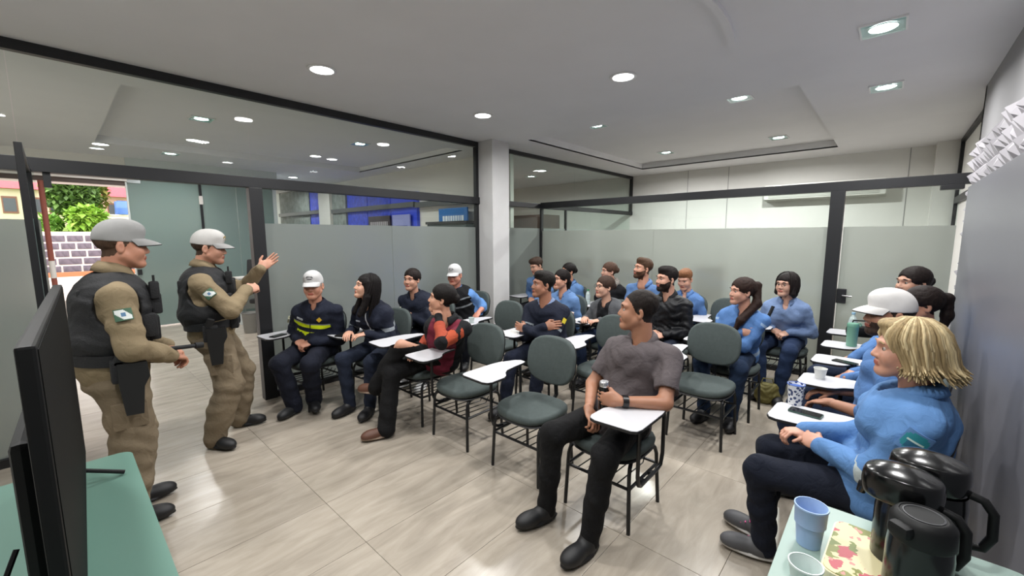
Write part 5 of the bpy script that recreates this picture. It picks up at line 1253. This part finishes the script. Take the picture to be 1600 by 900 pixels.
def watch(c): MB().tube([tuple(c['W'][-1]+unit(c['E'][-1]-c['W'][-1])*d) for d in (.0, .03)], .033, 14).build('wristwatch', mat('watch_silver', '#9a9a9a', .3, .8), c['T'], smooth=True)
def p18kit(c): chest_tag(c, .10, .72, .06, .016, '#20304f', 'name_strip'); watch(c)
person('woman with long brown ponytail and crossed arms in a light blue shirt', (-1.03, 4.2), F_, (-.955, 4.08, 1.155), (-4.2, .9, 1.3), skin='#bf8e79', hair=('frontpony', '#2a1c17'), female=True, shirt=LB('#608cca', bands=(([('tl', 2, .16, .21)], '#7f8f9f'), ([('al', 0, .12, .2)], '#8fa9c8'))), pants='#22344f', arms='cross', bulk=1.08, vox=.010, group=GS, extra=p18kit)
def strap(c):
    sh = c['shirt']; up = c['nb']-c['pel']; pts = []
    for t in range(9):
        k = t/8; o = c['pel']+up*(.92-.5*k)+c['rt']*(.10+.07*k)+c['fw']*.4; ok, p, n, _ = sh.ray_cast(Vector(o), Vector(-c['fw']))
        if ok: pts.append(p+n*.006)
    if len(pts) > 2: MB().tube(pts, .016, 8).build('bag_strap', M_vest, c['T'], smooth=True)
person('woman with glasses and dark bob in a pale blue shirt by the door post', (-.79, 5.18), F_, (-.77, 5.03, 1.145), (-3.2, -.4, 1.3), skin='#c59983', hair=('bob', '#1b1514'), female=True, shirt=LB('#869fca', wr=.003), pants='#27395a', arms='lap', bulk=1.10, vox=.010, group=GS, glasses=True, extra=strap, legs=dict(R=(.10, .40, .10), L=(-.06, .44, .10)))
# ---- row along the right wall, facing left
FL = FACE_LEFT
person('man in white cap and blue shirt with sleeves rolled, beside the blonde woman', (0, 3.12), FL, (.015, 3.14, 1.205), (-4, 1.2, 1.35), skin='#9e7059', hair=('short', '#241c18'), beard='#3a2d26', shirt=LB('#5f89c4'), pants='#1b2740', cap=('#cfcdcb', '#15161a'), sleeve='mid', bulk=1.15, vox=.009, group=GS,
  arms=dict(R=((.14, .2, .67), (0, 0, -1), (-.2, 1, -.2), 'relax'), L=((-.10, .20, .665), (0, 0, -1), (.5, .9, -.3), 'relax')), extra=lambda c: chest_tag(c, .08, .74, .06, .018, '#22262e', 'name_strip'))
def p21kit(c):
    ml = [mat('emblem_edge', tuple(x*CLOTH_K for x in srgb('#6390c8')[:3])+(1,), .85)]; ml += [mat('emblem_teal', '#1f7f8c', .7), mat('emblem_dark', '#1d5a78', .7), mat('emblem_pale', '#bcd3cf', .7)]
    def lay(u, v):
        d = (u-.5)**2+(v-.5)**2
        return 0 if d > .21 else (3 if .40 < v < .52 and abs(u-.5) < .30 else 2 if abs(u-.5) < .22 and abs(v-.6) < .2 else 1)
    sleeve_patch(c, -1, .16, (-1, -.2, .2), .085, .085, ml, lay, name='round_emblem', rr=.0715*c['sr']+.012)
    for sd in (-1, 1):
        for j in range(3):
            q = c['AN'][sd]+V3(0, .055+.022*j, -.012-.012*j); MB().tube([tuple(q+V3(-.024, 0, 0)), tuple(q+V3(0, .003, .006)), tuple(q+V3(.024, 0, 0))], .0035, 6).build('shoelace', mat('pink_lace', '#c94f86', .7), c['T'])
person('blonde woman in light blue shirt seated nearest the coffee table', (-.02, 2.36), FL, (.075, 2.28, 1.19), (-4, 1.3, 1.25), skin='#bf8d77', hair=('blonde', '#94815f', '#c2b08a'), female=True, shirt=dict(col='#6390c8', g=.020, sr=1.08, name='shirt', bands=(([('al', 0, .96, 1.06)], '#a9b3b4'),), v=.06, wr=.0045), pants='#141a2a', shoes='#4a4a4d', sole='#b9b6b2', bulk=1.10, vox=.0085, group=GS,
  arms=dict(R=((.03, .22, .70), (.2, -.3, -1), (-.55, .8, 0), 'clasp'), L=((-.055, .15, .685), (.3, -.6, -.6), (.5, .9, .15), 'clasp'), pole=((.9, -.5, -.9), (-.9, -.5, -.9))), legs=dict(R=(.10, .38, .10), L=(-.05, .34, .10)), extra=p21kit)
person('woman with a low dark ponytail by the right wall, half hidden', (0, 3.74), FL, (.165, 3.78, 1.195), (-3, 2.6, 1.2), skin='#ad7d67', hair=('pony', '#1e1614'), female=True, shirt=LB('#5f89c4'), pants='#1b2740', arms='lap', group=GS)
person('dark-haired person at the far end of the right wall by the glass door', (0, 4.33), FL, (.145, 4.62, 1.265), (-3.5, 1.5, 1.4), skin='#b58973', hair=('bun', '#1d1614'), shirt=LB('#5f89c4'), pants='#1b2740', arms='lap', group=GS)
# ================================================================== television table, coffee table, small things
M_green = mat('green_desk', '#64877b', .35)
M_greene = mat('green_desk_edge', '#57786e', .4)
M_blk = mat('gloss_black', '#08090a', .2); M_mblk = mat('matt_black', '#0c0d0e', .55, spec=.3)
TZ = .66
tt = thing('television_table', 'green topped table carrying the television at the left edge', 'table', (-1.62, -.16, 0))
top = MB().prism(rounded(1.92, .64, .05), TZ-.03, TZ).build('top', M_green, tt)
for sx in (-1, 1):
    for sy in (-1, 1): MB().span((sx*.88-.025, sy*.26-.025, 0), (sx*.88+.025, sy*.26+.025, TZ-.03)).build('leg', M_greene, tt)
MB().span((-.85, -.29, TZ-.12), (.85, -.27, TZ-.03)).build('apron', M_greene, tt)
tv = thing('television', 'large black flat television seen from its edge', 'television', (-1.83, -.012, TZ+.002), -.035)
MB().span((-.70, -.028, .06), (.70, .0, .80), bev=.006).build('bezel', M_mblk, tv)
MB().span((-.69, .0, .07), (.69, .0015, .79)).build('screen', mat('screen_off', '#08090a', .65, spec=.15), tv)
bkc = MB().span((-.62, -.062, .09), (.62, -.028, .60), bev=.02).build('back_cover', M_mblk, tv)
for sx in (-.5, .5):
    MB().tube([(sx, -.13, .008), (sx, -.02, .07), (sx, .11, .008)], .009, 8).build('foot', M_mblk, tv, smooth=True)
for k, pts in enumerate(([(-1.0, -.25, TZ+.012), (-1.15, -.22, TZ+.012), (-1.3, -.33, TZ+.014), (-1.22, -.2, TZ+.02), (-1.36, -.12, .86)], [(-1.02, -.36, TZ+.012), (-1.2, -.3, TZ+.012), (-1.42, -.36, TZ+.02), (-1.3, -.24, TZ+.03), (-1.42, -.12, .95)],
                         [(-1.25, -.32, TZ+.012), (-1.45, -.26, TZ+.03), (-1.6, -.3, TZ+.012), (-1.75, -.25, TZ+.012)])):
    from_pts = [Vector(p) for p in pts]; sm = []
    for i in range(len(from_pts)-1):
        for s in range(6):
            t = s/6; p0 = from_pts[max(i-1, 0)]; p1 = from_pts[i]; p2 = from_pts[i+1]; p3 = from_pts[min(i+2, len(from_pts)-1)]
            sm.append(.5*((2*p1)+(-p0+p2)*t+(2*p0-5*p1+4*p2-p3)*t*t+(-p0+3*p1-3*p2+p3)*t**3))
    sm.append(from_pts[-1])
    MB().tube(sm, .0055, 6).build('cable', M_mblk, smooth=True, label=('black cable curling on the green table nearest the camera', 'black cable looping up behind the television', 'black cable lying furthest back on the green table')[k], cat='cable', group='cables behind the television')
mp = thing('media_box', 'black box standing behind the television at the picture edge', 'media box', (-1.52, -.27, TZ+.002), .1)
MB().box((0, 0, .16), (.11, .07, .32), bev=.008).build('body', M_mblk, mp); MB().box((0, .036, .16), (.09, .004, .28)).build('front', M_blk, mp); MB().box((0, 0, .004), (.16, .1, .008)).build('base', M_mblk, mp)

# coffee table at the right
RZ_ = .75
ct = thing('coffee_table', 'pale green table with cups and thermos flasks at the right', 'table', (.10, 1.09, 0))
MB().prism(rounded(.55, 1.16, .07), RZ_-.03, RZ_).build('top', mat('pale_green_top', '#8ba098', .35), ct)
MB().prism(rounded(.552, 1.162, .07), RZ_-.045, RZ_-.03).build('edge_band', mat('white_edge', '#c9d3ce', .4), ct)
for sx in (-1, 1):
    for sy in (-1, 1): MB().span((sx*.22-.02, sy*.48-.02, 0), (sx*.22+.02, sy*.48+.02, RZ_-.045)).build('leg', M_greene, ct)
def cup(name, label, loc, r0, r1, h, m, m2=None, step=0, cat='cup', lid=None):
    t = thing(name, label, cat, loc)
    pr = [(.0005, 0), (r0, 0)]
    if step: pr += [(r0+(r1-r0)*.45, h*step), (r0+(r1-r0)*.45+.004, h*step+.004)]
    pr += [(r1, h), (r1+.0015, h+.002), (r1-.001, h+.002), (r1-.003, h-.002), (r0-.002, .006), (.0005, .006)]
    MB().lathe(pr, 28).build('body', m, t, smooth=True)
    MB().lathe([(r1-.001, h-.001), (r1+.002, h), (r1+.0015, h+.004), (r1-.0015, h+.004), (r1-.001, h-.001)], 28).build('rim', m2 or m, t, smooth=True)
    return t
cup('plastic_cup', 'light blue stackable plastic cup on the pale green table', (-.112, 1.418, RZ_+.001), .030, .041, .118, mat('light_blue_plastic', '#94aed4', .45), step=.52)
cup('plastic_cup', 'translucent white plastic cup at the bottom edge of the picture', (-.097, 1.215, RZ_+.001), .026, .037, .07, mat('milky_plastic', '#c3cfcc', .3))
tn = thing('napkin_tray', 'rectangular tin with red flower and green leaf pattern', 'tray', (-.005, 1.42, RZ_+.001), -.05)
def flower_mat():
    m = bpy.data.materials.new('flower_print'); m.use_nodes = True; nt = m.node_tree; p = nt.nodes['Principled BSDF']; p.inputs['Roughness'].default_value = .45
    tc = nt.nodes.new('ShaderNodeTexCoord'); prev = None
    base = nt.nodes.new('ShaderNodeRGB'); base.outputs[0].default_value = srgb('#cfc69c'); last = base.outputs[0]
    for sc_, th, col, off in ((14, .47, '#7d8140', 3), (19, .36, '#6d7a3a', 7), (16, .42, '#b04a54', 11), (26, .30, '#c2807a', 17)):
        mp_ = nt.nodes.new('ShaderNodeMapping'); mp_.inputs['Location'].default_value = (off, off*1.7, 0); mp_.inputs['Scale'].default_value = (1.3, .8, 1); nz = nt.nodes.new('ShaderNodeTexNoise'); nz.inputs['Scale'].default_value = 30; nt.links.new(tc.outputs['Object'], nz.inputs[0]); av = nt.nodes.new('ShaderNodeMix'); av.data_type = 'VECTOR'; av.inputs[0].default_value = .06; nt.links.new(tc.outputs['Object'], av.inputs[4]); nt.links.new(nz.outputs['Color'], av.inputs[5]); nt.links.new(av.outputs[1], mp_.inputs[0])
        v = nt.nodes.new('ShaderNodeTexVoronoi'); v.inputs['Scale'].default_value = sc_; nt.links.new(mp_.outputs[0], v.inputs[0])
        lt = nt.nodes.new('ShaderNodeMath'); lt.operation = 'LESS_THAN'; lt.inputs[1].default_value = th*.8; nt.links.new(v.outputs['Distance'], lt.inputs[0])
        mx = nt.nodes.new('ShaderNodeMix'); mx.data_type = 'RGBA'; nt.links.new(lt.outputs[0], mx.inputs[0]); nt.links.new(last, mx.inputs[6]); mx.inputs[7].default_value = srgb(col); last = mx.outputs[2]
    nt.links.new(last, p.inputs['Base Color']); return m
MB().prism(rounded(.125, .27, .03), 0, .028).build('tin', mat('cream_tin', '#ded6b6', .4), tn)
MB().prism(rounded(.117, .262, .028), .028, .031).build('lid', flower_mat(), tn)
def thermos(label, loc, rz, sc_=1.0, lever=True):
    t = thing('thermos_flask', label, 'thermos', loc, rz)
    r = .068*sc_; h = .27*sc_
    MB().lathe([(.0005, 0), (r*.96, 0), (r, .01), (r, h*.62), (r*.97, h*.70), (r*.96, h*.74)], 32).build('body', M_blk, t, smooth=True)
    if lever:   # rounded pump-head with a long beak
        hd = bend(super_pad(2*r*1.02, 2.5*r, .075*sc_, e=2.3, dome=.018), lambda x, y, z: (x, y+.25*r, h*.74+.04*sc_+z-.35*max(0, y-.02)**2*4))
        hd.build('pump_head', M_blk, t, smooth=True, angle=70)
        MB().tube([(0, r*1.1, h*.78), (0, r*1.45, h*.74), (0, r*1.5, h*.66)], [.016*sc_, .014*sc_, .011*sc_], 10).build('spout', M_blk, t, smooth=True)
    else:       # flat screw cap with a disc
        MB().lathe([(r*.96, h*.74), (r*1.0, h*.76), (r*.98, h*.93), (r*.80, h*.995), (r*.72, h*1.0), (r*.70, h*.992), (.0005, h*.992)], 32).build('cap', M_mblk, t, smooth=True, angle=50)
        MB().lathe([(r*.60, h*.992), (r*.62, h*.998), (r*.58, h*1.0), (r*.56, h*.994), (r*.60, h*.992)], 32).build('cap_ring', mat('dark_grey_plastic', '#3b3c3f', .5), t, smooth=True)
        MB().box((0, r*1.0, h*.88), (.05*sc_, .04*sc_, .035*sc_), bev=.012).build('spout', M_mblk, t, smooth=True)
    MB().tube([(0, -r*.95, h*.78), (0, -r*1.35, h*.76), (0, -r*1.62, h*.66), (0, -r*1.66, h*.42), (0, -r*1.45, h*.28), (0, -r*.95, h*.25)], .011*sc_, 10).build('handle', M_mblk, t, smooth=True)
    return t
thermos('black thermos flask with flat screw cap nearest the camera', (.108, 1.335, RZ_+.001), 2.5, .90, False)
thermos('glossy black pump thermos flask in the middle of the coffee table', (.088, 1.472, RZ_+.001), 1.35, .98)
thermos('glossy black pump thermos flask furthest back beside the wall', (.145, 1.603, RZ_+.001), 1.4, 1.0)
# ================================================================== small things on tablets and in hands
TT = .7065
M_phone = mat('phone_black', '#0d0e10', .18)
def phone(label, x, y, rz, z=TT, col=None, name='mobile_phone'):
    t = thing(name, label, 'phone', (x, y, z), rz)
    MB().prism(rounded(.072, .150, .010), 0, .008).build('case', col or M_phone, t); MB().prism(rounded(.066, .142, .008), .008, .0092).build('screen', M_phone, t)
    return t
def papers(label, x, y, rz, name='sheet_of_paper', w_=.15, d_=.21, lines=True):
    t = thing(name, label, 'paper', (x, y, TT), rz)
    MB().box((0, 0, .001), (w_, d_, .002)).build('sheet', mat('paper_white', '#e2e0dc', .8), t)
    if lines:
        b = MB()
        for k in range(7): b.box((0, d_*.36-k*d_*.11, .0022), (w_*.8, .004, .0006))
        b.build('text_lines', mat('print_grey', '#7d7f84', .8), t, kind='stuff')
    return t
papers('sheet of paper on the tablet of the man with crossed arms in navy', -2.70, 2.97, F_+.1)
papers('sheet of paper on the tablet of the woman in the cardigan', -2.50, 3.99, F_-.2)
phone('black phone on the tablet of the man with yellow bands', -4.30, 1.38, F_+.4)
phone('black phone on the tablet of the woman in the cardigan', -2.44, 3.83, F_+.9)
nb_ = thing('notebook', 'small black notebook held on the tablet by the smiling woman', 'notebook', (-3.84, 1.83, TT), F_+.5)
MB().box((0, 0, .008), (.13, .17, .016), bev=.003).build('cover', M_mblk, nb_); MB().box((.002, 0, .008), (.126, .164, .012)).build('pages', mat('paper_white', '#e2e0dc', .8), nb_)
cup('plastic_cup', 'clear plastic cup on the tablet in front of the column', (-3.36, 3.03, TT), .024, .032, .055, mat('clear_plastic', '#b9c4c2', .25))
def paper_cup(label, x, y, z, m, rimcol='#e8e6e2'):
    t = cup('paper_cup', label, (x, y, z), .027, .038, .10, m, mat('rim'+rimcol, rimcol, .6)); return t
def banded(name, c1, c2):
    m = bpy.data.materials.new(name); m.use_nodes = True; nt = m.node_tree; p = nt.nodes['Principled BSDF']; p.inputs['Roughness'].default_value = .6
    tc = nt.nodes.new('ShaderNodeTexCoord'); n = nt.nodes.new('ShaderNodeTexVoronoi'); n.inputs['Scale'].default_value = 55; nt.links.new(tc.outputs['Object'], n.inputs[0])
    lt = nt.nodes.new('ShaderNodeMath'); lt.operation = 'LESS_THAN'; lt.inputs[1].default_value = .42; nt.links.new(n.outputs['Distance'], lt.inputs[0])
    mx = nt.nodes.new('ShaderNodeMix'); mx.data_type = 'RGBA'; mx.inputs[6].default_value = srgb(c1); mx.inputs[7].default_value = srgb(c2); nt.links.new(lt.outputs[0], mx.inputs[0]); nt.links.new(mx.outputs[2], p.inputs['Base Color']); return m
paper_cup('red patterned paper cup on the tablet of the woman in the cardigan', -2.58, 3.80, TT, banded('red_cup', '#d9c9bd', '#a63a2c'))
paper_cup('brown patterned paper cup on the tablet of the ponytailed woman', -1.27, 3.95, TT, banded('brown_cup', '#d8cbb8', '#9a6a44'))
paper_cup('white paper cup held by the capped man in the black vest', -4.09, 3.27, .715, mat('paper_white', '#e2e0dc', .8))
pc = cup('patterned_tumbler', 'white tumbler with dark blue leaf pattern and blue inside', (-.335, 2.74, TT), .032, .042, .115, banded('leaf_cup', '#d9dadb', '#2f3d66'), mat('blue_rim', '#3f62ae', .4))
MB().lathe([(.0005, .10), (.0395, .104)], 24).build('drink_surface', mat('blue_inside', '#345aa6', .4), pc, smooth=True)
cup('plastic_cup', 'milky plastic cup on the tablet beside the capped man', (-.285, 3.36, TT), .026, .037, .065, mat('milky_plastic2', '#cfd0cc', .35))
phone('dark green phone lying on the tablet of the blonde woman', -.27, 2.625, 1.45, TT, mat('phone_green', '#2f4a40', .3))
phone('black phone on the third tablet along the right wall', -.19, 3.90, 1.2)
tb = thing('drink_tumbler', 'green insulated tumbler with lid on a tablet by the right wall', 'tumbler', (-.19, 4.53, TT))
MB().lathe([(.0005, 0), (.034, 0), (.037, .006), (.040, .17), (.041, .172)], 24).build('body', mat('sage_green', '#6fa08a', .5), tb, smooth=True)
MB().lathe([(.0005, .20), (.036, .20), (.042, .192), (.042, .168), (.038, .168)], 24).build('lid', mat('sage_green2', '#5d8d78', .5), tb, smooth=True); MB().tube([(.03, 0, .2), (.045, 0, .205), (.055, 0, .19), (.044, 0, .175)], .006, 6).build('handle', mat('sage_green2', '#5d8d78', .5), tb)
def bottle(label, x, y, z, capc, liquid):
    t = thing('water_bottle', label, 'bottle', (x, y, z))
    MB().lathe([(.0005, 0), (.030, 0), (.033, .006), (.033, .06), (.030, .066), (.033, .072), (.033, .13), (.026, .155), (.013, .178), (.0125, .19)], 20).build('body', liquid, t, smooth=True)
    MB().lathe([(.0005, .207), (.0145, .207), (.015, .205), (.015, .188), (.0125, .188)], 16).build('cap', mat('cap_'+capc, capc, .5), t, smooth=True)
    MB().lathe([(.0335, .075), (.0338, .08), (.0338, .12), (.0335, .125)], 20).build('label_band', mat('label_pale', '#c4d2d4', .5), t, smooth=True)
M_pet = mat('pet_plastic', '#b5c4c2', .15)
bottle('clear water bottle on the tablet in front of the glass door', -.22, 5.12, TT, '#8fb6cf', M_pet)
bottle('small water bottle with green cap on a tablet in the last row', -3.08, 4.96, TT, '#3f8a5a', M_pet)
bg_ = thing('hand_bag', 'small black bag on the tablet behind the green tumbler', 'bag', (-.16, 5.0, TT), .3)
MB().box((0, 0, .05), (.2, .11, .10), bev=.035).build('body', M_mblk, bg_, smooth=True); MB().tube([(-.07, 0, .09), (-.05, .01, .15), (.05, .01, .15), (.07, 0, .09)], .007, 8).build('handle', M_mblk, bg_, smooth=True)
fk = thing('drink_flask', 'black flask with silver top held by the man in the grey polo', 'flask', (-1.145, 2.035, .665))
MB().lathe([(.0005, 0), (.029, 0), (.031, .005), (.031, .125), (.028, .14)], 24).build('body', M_blk, fk, smooth=True)
MB().lathe([(.0275, .14), (.028, .142), (.028, .165), (.024, .17), (.0005, .17)], 24).build('cap', mat('silver_cap', '#c9cacc', .25, .9), fk, smooth=True)
sk_ = thing('carrier_bag', 'yellowish shopping bag on the floor beside the chair of the ponytailed woman', 'bag', (-.80, 4.62, 0), .4)
f = Field((-.14, -.09, 0), (.14, .09, .26), .009); f.ell((0, 0, .09), (.11, .065, .11), k=0); f.cap((-.05, 0, .15), (.05, 0, .16), .045, .04, k=.04); f.plane((0, 0, .002), (0, 0, -1)); f.wrinkle(.006, 2, 2.0)
v_, q_ = f.mesh(); obj('sack', np_mesh('sack', v_, q_, mat('bag_yellow', '#665f30', .7)), sk_)
MB().tube([(-.06, 0, .18), (-.04, 0, .25), (.04, 0, .25), (.06, 0, .18)], .005, 6).build('handle', mat('bag_yellow2', '#6f6630', .7), sk_)
